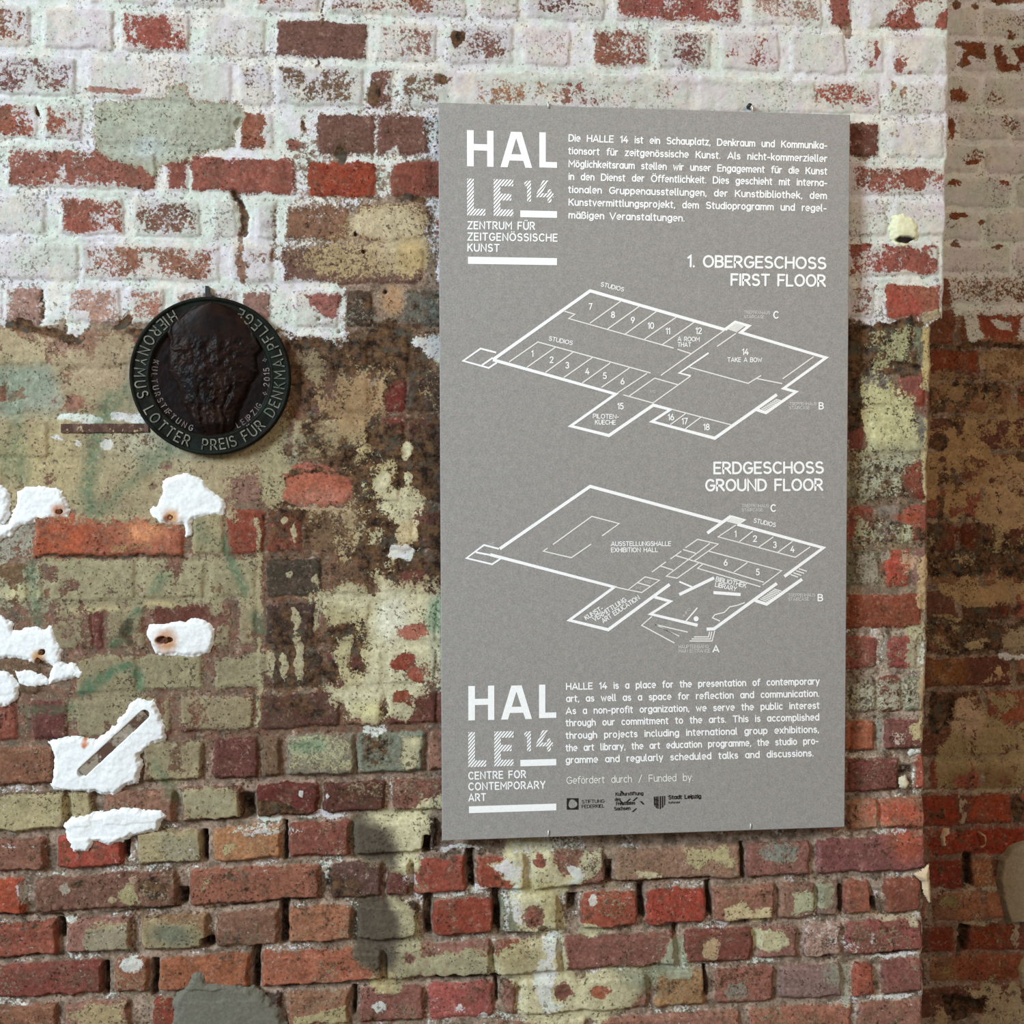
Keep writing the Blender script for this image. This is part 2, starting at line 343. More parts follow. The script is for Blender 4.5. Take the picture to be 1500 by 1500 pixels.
# dark flaking edge below the limewash
N.poly([(10, 474), (22, 468), (45, 472), (60, 476), (88, 482), (100, 494), (122, 492), (120, 506), (104, 506), (84, 498), (55, 486), (16, 488)], soft=5, S=.95, T=.0, W=.0)
N.poly([(166, 478), (178, 460), (187, 455), (188, 470), (180, 484), (168, 485)], soft=4, S=.9, T=0, W=0)
N.stroke([(190, 484), (200, 490), (210, 486)], 8, S=.95, T=0, W=0)
N.stroke([(57, 425), (60, 445), (60, 465)], 4, S=.9, W=0, dh=-3)
N.blob(105, 500, 35, 14, T=.45, tan=(168, 128, 118))
N.poly([(62, 420), (100, 420), (95, 445), (75, 470), (62, 478)], soft=4, W=1.0)
N.poly([(105, 460), (130, 460), (130, 475), (112, 492), (100, 486)], soft=3, W=1.0)
N.stroke([(87, 611), (145, 614)], 11, W=1.0); N.stroke([(165, 610), (215, 612)], 12, W=.95)
N.blob(160, 648, 11, 8, W=1.0); N.blob(85, 640, 9, 5, W=.7); N.blob(118, 647, 6, 4, W=.7); N.blob(142, 668, 5, 9, W=.5)
N.blob(215, 612, 10, 30, soft=.6, W=.55)

# centre: soot with flakes of cream
N.poly([(505, 420), (560, 400), (660, 410), (660, 860), (560, 862), (430, 800), (385, 760), (392, 700), (440, 640), (436, 540), (420, 500), (500, 494)], soft=18, S=.80, T=.24, tan=(166, 140, 100))
N.poly([(505, 300), (640, 295), (660, 420), (520, 430), (400, 395), (380, 360)], soft=20, S=.15, T=.32, tan=(172, 144, 100))
N.blob(535, 460, 40, 36, soft=.5, S=.45, T=.30, tan=(128, 128, 112)); N.blob(612, 460, 34, 32, soft=.4, S=.35, T=.45, tan=(112, 118, 108))
N.blob(575, 440, 22, 24, soft=.5, S=.1, T=.75, tan=(178, 138, 100))
N.blob(515, 590, 60, 50, soft=.55, S=.45, T=.52, tan=(164, 132, 92))
N.blob(470, 535, 50, 25, soft=.5, S=.6, T=.45, tan=(140, 124, 92))
N.blob(420, 660, 40, 30, soft=.5, S=.5, T=.55, tan=(138, 132, 106))
N.blob(610, 595, 34, 45, soft=.45, S=.62, T=.22); N.blob(580, 585, 16, 34, soft=.5, S=.2, T=.05, base=(104, 44, 36))
N.blob(545, 520, 60, 32, soft=.5, S=.9, T=.28); N.blob(560, 505, 40, 28, soft=.5, S=.95, T=.12)
N.poly([(600, 497), (612, 494), (650, 492), (650, 535), (634, 530), (610, 512)], soft=5, W=.82)
N.blob(540, 700, 60, 60, soft=.5, S=.9, T=.28, tan=(186, 172, 124)); N.blob(620, 650, 30, 40, soft=.4, S=.7, T=.12, base=(80, 48, 40))
N.blob(560, 705, 10, 12, T=.95, tan=CREAM); N.blob(598, 700, 7, 9, T=.9, tan=CREAM); N.blob(597, 660, 6, 10, T=.9, tan=CREAM)
N.poly([(565, 720), (600, 715), (640, 742), (620, 770), (575, 775), (545, 750)], soft=14, T=.80, S=.3, tan=(204, 196, 156))
N.blob(400, 690, 20, 60, soft=.5, S=.45, T=.72, tan=(170, 158, 118)); N.blob(388, 720, 14, 30, soft=.5, W=.25)
N.blob(505, 780, 26, 60, soft=.5, S=.4, T=.55, tan=(176, 154, 114)); N.blob(555, 800, 30, 50, soft=.4, S=.9, T=.32, tan=(190, 180, 140))
N.poly([(564, 812), (572, 800), (598, 797), (612, 806), (604, 820), (575, 820)], soft=4, W=1.0)
N.blob(600, 780, 20, 14, soft=.5, T=.8, tan=(206, 186, 140)); N.blob(635, 795, 24, 60, soft=.4, S=.75, T=.08); N.blob(620, 850, 30, 14, soft=.5, S=.5, T=.5)
N.poly([(385, 760), (520, 770), (545, 870), (440, 875), (400, 870), (384, 840)], soft=14, S=.52, T=.16, amt=.8)
N.poly([(384, 880), (470, 885), (490, 1000), (480, 1060), (384, 1060)], soft=16, S=.62, T=.14, amt=.9)
for x, y, a, b in ((433, 905, 4, 16), (464, 905, 4, 20), (437, 965, 6, 36), (415, 980, 5, 18), (410, 962, 4, 6), (396, 975, 6, 18), (433, 780, 4, 14), (418, 765, 4, 6), (425, 838, 6, 4), (462, 850, 4, 5)):
    N.blob(x, y, a, b, T=.95, S=0, tan=(178, 166, 130))
N.stroke([(376, 760), (382, 830), (378, 900)], 6, T=.9, tan=(176, 162, 122)); N.stroke([(379, 940), (379, 1065)], 4, T=.95, tan=(186, 178, 136))
N.stroke([(384, 1014), (460, 1012)], 5, T=.6, S=.1, tan=(170, 136, 110))
# big cream patch beside the panel
N.poly([(447, 874), (500, 868), (512, 858), (545, 870), (560, 858), (610, 860), (625, 868), (660, 864), (660, 1040), (632, 1020), (615, 1030), (602, 1056), (560, 1052),
        (545, 1058), (515, 1052), (495, 1030), (475, 1010), (480, 1002), (530, 1000), (538, 975), (538, 940), (520, 905), (450, 882)], soft=7, T=.95, S=.3, tan=(204, 198, 160), dh=1.5)
N.poly([(480, 890), (535, 890), (545, 960), (530, 1000), (480, 1000), (478, 940)], soft=14, T=.58, S=.75, tan=(190, 178, 132))
N.blob(500, 922, 16, 10, S=.9, T=.05); N.blob(482, 978, 9, 14, S=.7, T=.0, base=(92, 44, 32)); N.blob(522, 965, 16, 20, S=.5, T=.25)
N.blob(535, 950, 14, 25, soft=.5, T=.7); N.blob(608, 924, 26, 12, soft=.5, T=.28, S=0, base=(168, 104, 86)); N.blob(593, 972, 16, 14, T=.12, S=0, base=(142, 68, 52))
N.blob(608, 990, 16, 10, rot=30, T=.3, S=0, base=(150, 82, 64)); N.blob(590, 1022, 14, 9, T=.2, S=.2, base=(130, 70, 50)); N.blob(562, 1038, 8, 16, T=.3, S=.4); N.blob(632, 985, 20, 30, soft=.5, T=.62)
N.blob(640, 900, 14, 25, soft=.5, G=.35, tan=(190, 205, 165)); N.blob(640, 1040, 14, 30, soft=.4, T=.1, S=.2)
N.blob(575, 905, 22, 30, soft=.6, tan=(214, 212, 186)); N.blob(545, 1040, 30, 14, soft=.6, tan=(214, 206, 150))
N.poly([(418, 1085), (440, 1078), (500, 1076), (518, 1090), (512, 1122), (430, 1125)], soft=8, T=.55, tan=(168, 166, 126)); N.blob(455, 1095, 26, 10, G=.4, T=.6, tan=(170, 180, 140))
N.poly([(590, 1080), (618, 1082), (612, 1120), (600, 1128), (585, 1110)], soft=5, T=.92, tan=(190, 184, 144)); N.blob(548, 1100, 26, 30, soft=.5, S=.55, T=.3); N.blob(548, 1070, 20, 10, W=.65)
# cream lobe by the panel's bottom corner, and the grey smears beside it
N.poly([(510, 1192), (590, 1188), (600, 1240), (585, 1285), (560, 1270), (515, 1262), (512, 1230)], soft=6, S=.7, T=.74, tan=(88, 78, 66))
N.poly([(536, 1196), (560, 1190), (600, 1184), (640, 1162), (650, 1172), (632, 1196), (624, 1240), (612, 1274), (596, 1286), (582, 1272), (582, 1240), (574, 1212), (545, 1206)], soft=4, T=.94, tan=(206, 200, 158), dh=2)
N.blob(597, 1225, 14, 30, soft=.6, T=.76)
N.poly([(512, 1316), (560, 1306), (590, 1316), (600, 1360), (600, 1385), (575, 1420), (545, 1425), (515, 1405), (508, 1370)], soft=5, S=.7, T=.74, tan=(92, 82, 68), dh=3)
N.poly([(568, 1312), (592, 1326), (608, 1336), (620, 1360), (612, 1376), (592, 1370), (588, 1345)], soft=4, T=.9, tan=(186, 178, 138), dh=2)
N.poly([(590, 1385), (606, 1375), (616, 1382), (620, 1402), (660, 1394), (690, 1388), (720, 1396), (760, 1400), (775, 1432), (745, 1430), (700, 1432), (650, 1428), (610, 1432), (585, 1455),
        (555, 1452), (548, 1436), (575, 1425)], soft=5, T=.95, tan=(168, 162, 126), dh=3)
N.blob(560, 1440, 25, 16, T=.85, tan=(176, 160, 112)); N.blob(600, 1405, 8, 10, T=.2, S=.5)
# cream run below the panel
N.poly([(745, 1228), (800, 1226), (816, 1240), (812, 1262), (830, 1284), (850, 1262), (862, 1280), (852, 1296), (835, 1305), (838, 1312), (828, 1316), (828, 1340), (832, 1360), (826, 1370),
        (830, 1400), (835, 1425), (850, 1430), (940, 1412), (950, 1440), (930, 1470), (880, 1500), (770, 1500), (756, 1480), (762, 1450), (748, 1438), (725, 1418), (735, 1400), (752, 1380), (790, 1372),
        (762, 1360), (752, 1340), (744, 1306), (752, 1296), (722, 1272), (712, 1264), (738, 1256)], soft=4, T=.96, tan=(202, 194, 152), dh=3)
N.poly([(714, 1264), (745, 1255), (765, 1270), (760, 1300), (768, 1330), (765, 1355), (752, 1345), (746, 1306), (752, 1294), (725, 1276)], soft=6, W=.75)
N.poly([(795, 1372), (824, 1366), (826, 1395), (806, 1400), (815, 1430), (812, 1465), (830, 1470), (800, 1485), (780, 1440), (785, 1408), (800, 1400)], soft=5, W=.95)
N.poly([(830, 1265), (850, 1264), (860, 1280), (842, 1300), (820, 1308), (838, 1288)], soft=4, W=.9)
N.blob(790, 1262, 9, 10, T=0, base=(140, 84, 70)); N.blob(781, 1342, 17, 14, T=0, base=(150, 92, 78)); N.blob(826, 1450, 14, 12, rot=50, T=.05, W=0, base=(116, 76, 62)); N.blob(880, 1452, 20, 9, T=.15, base=(160, 96, 70))
N.blob(795, 1360, 8, 5, T=.2, S=.6); N.blob(760, 1400, 30, 22, soft=.6, tan=(168, 158, 114)); N.blob(810, 1330, 18, 30, soft=.6, tan=(188, 176, 126)); N.blob(790, 1300, 30, 12, soft=.6, tan=(192, 182, 130))
N.poly([(905, 1425), (945, 1418), (1000, 1390), (1012, 1432), (970, 1440), (945, 1465)], soft=8, T=.7, tan=(142, 146, 118), S=.2)
N.poly([(982, 1376), (1006, 1380), (1010, 1430), (985, 1432), (972, 1415)], soft=4, T=.95, tan=(160, 166, 140), dh=2)
N.poly([(848, 1352), (870, 1350), (890, 1368), (870, 1374), (845, 1372)], soft=5, T=.8, tan=(190, 184, 144))
N.poly([(845, 1245), (885, 1240), (888, 1270), (868, 1294), (848, 1286)], soft=6, T=.62, S=.45, tan=(186, 180, 144))
N.poly([(1004, 1242), (1070, 1242), (1078, 1268), (1040, 1262), (1022, 1282), (1004, 1270)], soft=6, T=.82, tan=(186, 174, 126)); N.blob(950, 1282, 22, 5, T=.75, W=.2, tan=(200, 190, 150))
N.poly([(1062, 1330), (1090, 1318), (1100, 1334), (1128, 1328), (1130, 1352), (1104, 1358), (1096, 1346), (1068, 1346)], soft=5, T=.9, tan=(206, 188, 140))
N.poly([(1098, 1366), (1150, 1360), (1160, 1380), (1140, 1398), (1105, 1392)], soft=5, T=.92, tan=(196, 190, 148)); N.poly([(1160, 1306), (1210, 1300), (1205, 1334), (1155, 1338)], soft=8, T=.8, tan=(176, 178, 142))
N.blob(1042, 1392, 14, 16, T=.85, tan=(190, 160, 120)); N.blob(1140, 1250, 34, 16, soft=.5, T=.6, S=.3, tan=(130, 136, 124)); N.blob(1080, 1450, 24, 16, soft=.5, T=.6, tan=(136, 132, 118))
N.blob(1030, 1250, 30, 5, W=.2); N.blob(867, 1318, 7, 6, W=1.0)
N.blob(1060, 1353, 20, 5, W=.6); N.blob(1110, 1412, 40, 5, W=.55); N.blob(1190, 1350, 20, 20, soft=.6, W=.42); N.blob(1040, 1418, 22, 5, W=.5)
N.blob(1215, 1372, 30, 22, soft=.6, W=.38); N.blob(1245, 1385, 20, 14, soft=.6, W=.45); N.stroke([(1279, 1368), (1275, 1382)], 3, W=.9); N.blob(1225, 1430, 26, 22, soft=.6, T=.6, tan=(140, 140, 122))
# lower left coats
N.poly([(-20, 760), (48, 760), (52, 800), (40, 830), (-20, 830)], soft=8, T=.60, tan=(158, 156, 138)); N.poly([(-20, 830), (60, 830), (70, 900), (-20, 900)], soft=14, T=.55, tan=(160, 158, 128))
N.poly([(60, 815), (380, 818), (376, 884), (70, 890)], soft=8, T=.78, tan=(162, 152, 116)); N.blob(30, 870, 30, 10, T=.8, tan=(196, 186, 140))
N.stroke([(105, 892), (170, 888)], 7, T=.95, tan=(188, 172, 122)); N.stroke([(215, 888), (255, 886)], 6, T=.95, tan=(190, 172, 122))
N.poly([(120, 965), (205, 968), (210, 1018), (130, 1018)], soft=10, T=.85, tan=(150, 140, 106)); N.poly([(100, 1025), (200, 1018), (180, 1070), (150, 1080), (95, 1070)], soft=12, T=.8, tan=(146, 136, 104))
N.poly([(60, 1170), (130, 1164), (140, 1190), (90, 1215), (-20, 1222), (-20, 1170)], soft=6, T=.75, tan=(176, 162, 118))
N.poly([(205, 1125), (262, 1120), (270, 1150), (220, 1150)], soft=8, T=.7); N.poly([(266, 1160), (345, 1156), (350, 1190), (280, 1195)], soft=6, T=.9, tan=(160, 152, 118))
N.poly([(230, 1225), (290, 1222), (292, 1260), (245, 1262)], soft=8, T=.85, tan=(150, 142, 112)); N.blob(338, 1240, 10, 10, T=.9, tan=(190, 178, 130)); N.blob(370, 1238, 30, 22, soft=.5, T=.4, tan=(170, 140, 96))
for x, y, a, b, c in ((95, 1300, 9, 9, (165, 150, 135)), (165, 1322, 8, 8, (172, 150, 116)), (190, 1312, 13, 16, (170, 158, 110)), (198, 1290, 7, 5, (180, 140, 120)), (240, 1245, 1, 1, OLIVE)):
    N.blob(x, y, a, b, T=.95, tan=c)
N.blob(112, 1295, 12, 8, S=.6, T=.3, tan=(110, 108, 90)); N.blob(225, 1300, 24, 18, soft=.5, S=.7, T=.25, tan=(110, 106, 86)); N.blob(345, 1285, 26, 14, soft=.5, S=.45, T=.4, tan=(120, 116, 98)); N.blob(300, 1295, 12, 14, T=.5)
N.blob(35, 1308, 10, 20, W=.6); N.blob(60, 1240, 20, 5, W=.35); N.blob(12, 1242, 16, 5, W=.5); N.blob(103, 1350, 12, 4, W=.6)
N.poly([(125, 1365), (185, 1355), (188, 1395), (130, 1400)], soft=8, T=.92, tan=(150, 140, 112)); N.poly([(212, 1360), (290, 1352), (300, 1385), (215, 1398)], soft=8, T=.8, tan=(150, 138, 102))
N.blob(250, 1370, 26, 14, soft=.5, S=.3, T=.7, tan=(116, 120, 98)); N.blob(350, 1370, 34, 20, soft=.5, S=.4, T=.4, tan=(112, 104, 84)); N.blob(190, 1415, 20, 10, W=.75); N.blob(200, 1365, 10, 20, soft=.5, W=.3)
N.blob(110, 1435, 50, 24, soft=.6, S=.25, T=.35, tan=(110, 98, 76)); N.blob(150, 1490, 30, 14, soft=.5, T=.85, tan=(170, 150, 106)); N.poly([(430, 1490), (480, 1478), (508, 1474), (512, 1500), (430, 1500)], soft=6, T=.92, tan=(176, 162, 116))
N.blob(390, 1215, 60, 7, W=.55); N.blob(470, 1196, 40, 6, W=.72); N.blob(395, 1200, 20, 6, W=.8); N.blob(500, 1260, 10, 10, W=.5); N.blob(600, 1290, 12, 8, W=.6)
N.poly([(376, 1172), (420, 1180), (460, 1190), (460, 1196), (376, 1194)], soft=4, S=.9, T=0); N.poly([(480, 1150), (565, 1146), (566, 1180), (500, 1184)], soft=10, S=.5, T=.1)
N.blob(470, 1280, 36, 14, soft=.5, S=.45); N.blob(420, 1310, 30, 14, soft=.5, S=.3); N.blob(500, 1300, 40, 20, soft=.5, S=.6); N.blob(570, 1300, 20, 15, T=.0, S=.2); N.blob(440, 1320, 30, 20, soft=.5, S=.4)
N.blob(440, 1162, 4, 5, W=.9); N.blob(478, 1166, 4, 5, W=.9); N.blob(552, 1478, 12, 8, W=.75); N.blob(553, 1478, 6, 6, W=1.0); N.blob(660, 1315, 40, 5, W=.55); N.blob(700, 1306, 18, 8, W=.85); N.blob(670, 1245, 40, 5, W=.7)
N.blob(672, 1480, 14, 8, W=.5); N.blob(690, 1378, 40, 4, W=.45); N.stroke([(740, 1305), (742, 1360)], 12, W=.55, S=.5); N.blob(705, 1488, 8, 5, W=.9)
# cement patch under the limewash at the upper left
N.poly([(150, 148), (240, 143), (246, 126), (270, 124), (280, 144), (345, 148), (362, 170), (345, 188), (346, 214), (292, 222), (282, 234), (240, 238), (234, 258), (222, 258), (190, 240), (158, 236), (140, 222), (136, 152)],
       soft=4, W=.0, T=.98, S=0, tan=(172, 178, 160), dh=1.5)
N.blob(300, 175, 40, 30, soft=.6, tan=(162, 164, 144)); N.blob(218, 216, 20, 16, soft=.6, tan=(178, 190, 186)); N.blob(175, 165, 24, 18, soft=.6, tan=(168, 172, 150))
N.stroke([(100, 222), (103, 262)], 8, T=.0, W=.1)
N.stroke([(130, 238), (155, 262)], 9, W=.0, T=.0); N.stroke([(170, 245), (210, 268)], 18, W=.02, T=.0)
N.stroke([(128, 130), (205, 133)], 9, W=.18)
N.blob(53, 160, 3, 8, S=1, W=0, dh=-4); N.blob(350, 178, 5, 8, rot=30, S=1, W=0, dh=-5); N.stroke([(348, 285), (358, 310), (357, 340)], 12, W=0, S=.55, base=(92, 66, 46), dh=-6); N.stroke([(352, 345), (354, 412)], 11, soft=5, W=.25, S=.3)
N.stroke([(402, 300), (400, 380)], 6, W=.3, S=.2, dh=-2); N.stroke([(376, 300), (385, 295), (398, 290), (400, 340)], 8, W=.6)
N.poly([(390, 160), (408, 154), (412, 166), (430, 162), (443, 172), (440, 190), (425, 195), (418, 206), (424, 216), (400, 228), (388, 216)], soft=4, W=1.0, dh=1.0)
N.blob(429, 213, 12, 7, W=.2, base=(140, 84, 74)); N.blob(445, 180, 4, 10, W=.05, S=.8); N.blob(550, 138, 12, 17, soft=.4, W=.05, S=.75); N.blob(500, 225, 9, 16, soft=.4, W=.1, S=.85); N.blob(606, 292, 18, 6, W=0, S=1.0); N.blob(670, 55, 9, 13, soft=.3, W=.1, S=.7)
N.blob(610, 240, 26, 5, soft=.5, W=.2, S=.3); N.blob(633, 190, 14, 30, soft=.5, W=.55, S=.6)
N.stroke([(471, 0), (471, 40)], 4, W=.1, S=.9); N.stroke([(467, 88), (466, 100)], 4, W=.1, S=.8); N.blob(650, 120, 8, 9, W=.2, S=.8)
# cream with brown below, left of the panel
N.poly([(512, 320), (530, 302), (580, 296), (610, 308), (628, 335), (625, 378), (618, 396), (560, 398), (520, 372), (508, 356)], soft=10, W=.0, T=.72, S=.3, tan=(196, 180, 142), dh=1)
N.blob(600, 375, 24, 26, soft=.5, T=.75, tan=(190, 164, 112)); N.blob(500, 380, 60, 26, soft=.6, T=.60, W=.12, S=.1, tan=(176, 152, 108)); N.blob(520, 352, 40, 8, T=.5, tan=(190, 160, 120)); N.blob(640, 345, 18, 40, soft=.5, W=.45)
for x, y in ((521, 343), (532, 368), (564, 427), (497, 486), (467, 468)): N.blob(x, y, 2.6, 2.6, wamp=.2, S=1, T=0, W=0, base=(30, 20, 12), dh=-6)
# white round the brick right of the plaque
N.poly([(398, 420), (440, 416), (502, 426), (503, 490), (508, 504), (490, 502), (470, 494), (440, 488), (420, 494), (410, 480), (398, 450)], soft=4, W=.93)
N.poly([(446, 434), (470, 430), (496, 432), (496, 455), (490, 466), (470, 462), (455, 450)], soft=4, W=.08, T=.0); N.blob(425, 452, 18, 18, soft=.6, W=.66)
N.poly([(356, 440), (394, 436), (392, 462), (372, 470)], soft=4, W=.25)
N.stroke([(402, 480), (440, 496), (500, 504)], 8, W=.4, S=.7, T=0)
# limewash pocked with bare brick, top right
N.stroke([(1230, 5), (1240, 30), (1246, 44)], 20, W=.06); N.poly([(1288, 44), (1316, 28), (1336, 6), (1340, 34), (1350, 44)], soft=4, W=.05); N.poly([(1364, 44), (1375, 20), (1390, 12), (1390, 42)], soft=4, W=.15)
N.poly([(1250, -10), (1320, -10), (1285, 40), (1255, 44)], soft=5, W=.93); N.poly([(1338, 10), (1372, 0), (1366, 42), (1352, 40)], soft=4, W=1)
N.blob(1285, 75, 4, 9, W=.05); N.blob(1278, 92, 8, 8, W=.5); N.blob(1316, 92, 7, 16, W=.35); N.blob(1330, 108, 9, 3, W=.3); N.blob(1308, 128, 4, 9, W=.2); N.blob(1322, 132, 5, 8, W=.3); N.blob(1228, 135, 24, 12, soft=.5, W=.42)
N.blob(1266, 210, 18, 26, soft=.4, W=.22); N.blob(1342, 262, 16, 14, W=.05); N.blob(1285, 262, 24, 18, soft=.5, W=.38); N.blob(1310, 195, 10, 10, W=.55)
N.poly([(1244, 358), (1275, 358), (1272, 366), (1246, 380)], soft=5, W=.12); N.blob(1340, 388, 14, 12, W=.05); N.blob(1360, 384, 10, 5, W=.3); N.blob(1368, 370, 12, 10, W=.6)
N.poly([(1300, 424), (1335, 422), (1350, 446), (1344, 466), (1302, 464)], soft=5, W=.08, base=(160, 80, 66)); N.blob(1284, 425, 7, 6, W=.3, S=.7); N.poly([(1280, 424), (1296, 424), (1298, 470), (1276, 472)], soft=4, W=1)
N.poly([(1352, 456), (1382, 450), (1382, 470), (1350, 470)], soft=5, W=.0, T=.9, tan=(178, 162, 128))
N.poly([(1308, 320), (1340, 318), (1352, 345), (1346, 362), (1310, 360), (1304, 340)], soft=6, W=1.0)
# right strip under the limewash: mossy cream on black, then bare brick
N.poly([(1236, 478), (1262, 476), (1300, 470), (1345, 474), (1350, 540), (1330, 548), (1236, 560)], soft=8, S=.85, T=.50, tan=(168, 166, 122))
N.poly([(1255, 560), (1320, 555), (1345, 580), (1350, 660), (1320, 690), (1250, 690)], soft=12, S=.55, T=.74, tan=(196, 192, 140))
N.poly([(1246, 660), (1350, 650), (1350, 738), (1246, 740)], soft=12, S=.6, T=.60, tan=(166, 166, 136))
N.poly([(1246, 750), (1340, 752), (1340, 800), (1246, 802)], soft=8, S=.55, T=.52, tan=(168, 166, 132)); N.poly([(1244, 800), (1340, 808), (1335, 864), (1244, 866)], soft=8, S=.45, T=.45, tan=(158, 146, 124))
N.stroke([(1300, 546), (1345, 546)], 8, S=.8, T=.1, base=(100, 84, 76), dh=-2); N.stroke([(1312, 534), (1348, 538)], 8, S=.95, T=.05, dh=-4); N.poly([(1236, 480), (1260, 480), (1262, 620), (1240, 640)], soft=8, S=.85, T=.2)  # last band: dark paint along the panel edge, with the panel's shadow coloured in
N.blob(1256, 645, 12, 14, S=.2, T=.05, base=(120, 70, 58)); N.blob(1340, 700, 14, 20, soft=.5, S=.1, T=.3, base=(130, 66, 50)); N.blob(1350, 725, 12, 8, S=.2, T=.0, base=(110, 50, 36)); N.blob(1330, 757, 18, 9, S=0, T=.05, base=(156, 76, 50))
N.blob(1310, 832, 14, 18, S=0, T=.05, base=(168, 74, 58)); N.blob(1332, 830, 12, 14, T=.66, tan=(190, 150, 118)); N.blob(1350, 785, 12, 14, S=.7, T=.1)
N.poly([(1352, 475), (1366, 475), (1366, 560), (1354, 560)], soft=3, S=0, T=.97, tan=(190, 168, 112)); N.poly([(1350, 560), (1364, 560), (1360, 640), (1362, 735), (1352, 735)], soft=4, S=.2, T=.78, tan=(186, 168, 124)); N.poly([(1346, 820), (1362, 805), (1360, 900), (1345, 895)], soft=4, T=.92, tan=(196, 164, 118))
N.blob(1356, 590, 12, 16, T=.1, S=.1, base=(130, 62, 44)); N.blob(1320, 650, 30, 8, soft=.5, W=.12)
N.poly([(1322, 920), (1348, 915), (1358, 900), (1358, 990), (1340, 970)], soft=5, T=.85, tan=(190, 182, 140)); N.poly([(1242, 998), (1300, 995), (1350, 990), (1352, 1035), (1300, 1045), (1242, 1045)], soft=8, S=.5, T=.55, tan=(176, 172, 146))
N.poly([(1335, 1065), (1356, 1045), (1358, 1075), (1340, 1085)], soft=5, T=.8, tan=(194, 178, 130)); N.blob(1340, 960, 14, 26, soft=.5, T=.75, tan=(176, 170, 140)); N.blob(1352, 1010, 6, 40, T=.8, tan=(190, 160, 120))
N.blob(1318, 1080, 16, 10, soft=.5, T=.5, tan=(196, 180, 166)); N.poly([(1331, 1103), (1354, 1096), (1356, 1104), (1335, 1110)], soft=2.5, W=1.0, dh=3); N.stroke([(1245, 925), (1290, 922)], 6, T=.6, tan=(168, 156, 130))
N.stroke([(1244, 1110), (1285, 1107)], 7, T=.8, tan=(190, 170, 150)); N.blob(1295, 950, 5, 26, T=.8, tan=(150, 150, 138)); N.blob(1290, 1075, 5, 28, T=.9, tan=(150, 152, 142)); N.blob(1288, 1345, 50, 5, T=.8, tan=(190, 168, 140))
N.blob(1285, 1310, 6, 14, W=.5); N.blob(1208, 1310, 14, 18, T=.8, tan=(150, 150, 120)); N.blob(1305, 1462, 44, 4, W=.7); N.blob(1315, 1404, 40, 4, W=.75); N.blob(1240, 1450, 8, 30, T=.9, tan=(172, 172, 154)); N.blob(1255, 1462, 20, 6, W=.5)
N.blob(1310, 1190, 40, 18, soft=.5, base=(176, 92, 70)); N.stroke([(1285, 1180), (1285, 1220)], 7, T=.9, tan=(178, 154, 128)); N.blob(1330, 1232, 26, 26, soft=.6, base=(160, 86, 66)); N.blob(1340, 1352, 10, 8, T=.9, tan=(186, 170, 140))
# bricks whose faces carry their own tones
N.blob(90, 790, 50, 30, soft=.6, base=(164, 86, 58)); N.blob(210, 778, 30, 14, soft=.6, base=(206, 140, 100)); N.blob(185, 800, 60, 8, soft=.6, T=.5, tan=(170, 130, 86)); N.stroke([(56, 815), (268, 813)], 6, S=.9, T=0)
N.blob(465, 705, 30, 14, soft=.6, base=(186, 112, 92)); N.stroke([(412, 690), (430, 686), (500, 690)], 5, S=.8)
# open joints and missing mortar
for g in ((352, 373, 1165, 1200), (259, 273, 1304, 1328), (294, 312, 1377, 1390), (410, 422, 1322, 1384), (221, 229, 1408, 1462), (369, 379, 1390, 1450), (622, 633, 1312, 1372), (684, 694, 1248, 1302), (149, 157, 1414, 1458),
          (722, 732, 1304, 1362), (887, 897, 1264, 1294), (1087, 1091, 1236, 1288), (936, 945, 1294, 1348), (1036, 1043, 1294, 1344), (834, 846, 1314, 1336), (988, 994, 1358, 1372), (1033, 1037, 1418, 1462),
          (1276, 1284, 1318, 1336), (1232, 1237, 1300, 1338), (296, 302, 1218, 1262), (726, 730, 1434, 1470), (83, 92, 1350, 1376), (416, 420, 1205, 1262), (179, 186, 1228, 1256), (620, 630, 1225, 1250), (516, 522, 1448, 1490)):
    N.gap(*g)
for P, wd in (([(150, 1343), (260, 1330)], 3), ([(0, 1340), (90, 1346)], 4), ([(300, 1335), (370, 1325)], 3), ([(640, 1432), (735, 1430)], 7), ([(415, 1448), (560, 1434)], 3), 
              ([(880, 1294), (1040, 1288)], 3), ([(390, 1322), (460, 1318)], 3), ([(1290, 1400), (1345, 1396)], 3), ([(300, 1202), (352, 1200)], 3), ([(0, 1408), (70, 1400)], 3)):
    N.stroke(P, wd, soft=2, wamp=.5, h=-14, S=.8, T=0, W=0, base=(52, 34, 26))
N.gap(1319, 1340, 1122, 1138, depth=-14)
# uneven dust, soot and scraps of paint over the bare brick, and flaking in the thick coats
low = np.clip(smooth(1090, 1160, N.Y) * (N.X < 1240) + smooth(840, 900, N.Y) * (N.X >= 1240), 0, 1)
q1 = fbm(N.X, N.Y, 60, 5, 301); q2 = fbm(N.X, N.Y, 48, 5, 311); q3 = fbm(N.X, N.Y, 40, 5, 321)
fr_ = low * smooth(.53, .66, q1) * (N.T < .3) * (N.h > -12)
N.tan = N.tan * (1 - fr_[..., None]) + lin((146, 134, 108)) * fr_[..., None]; N.T = np.maximum(N.T, fr_ * .42)
N.S = np.maximum(N.S, low * smooth(.52, .66, q2) * .40 * (N.h > -12)); N.W = np.maximum(N.W, low * smooth(.50, .64, q3) * (.26 + .20 * (N.bm < .4)) * (N.h > -13))
cen = smooth(385, 450, N.X) * smooth(660, 640, N.X) * smooth(400, 470, N.Y) * smooth(1090, 1040, N.Y)
rgt = (N.X > 1238) * smooth(470, 500, N.Y) * smooth(900, 860, N.Y)
N.T = np.clip(N.T + (fbm(N.X, N.Y * .7, 22, 4, 331) - .5) * (1.3 * cen + .8 * rgt) * 4 * N.T * (1 - N.T), 0, 1)
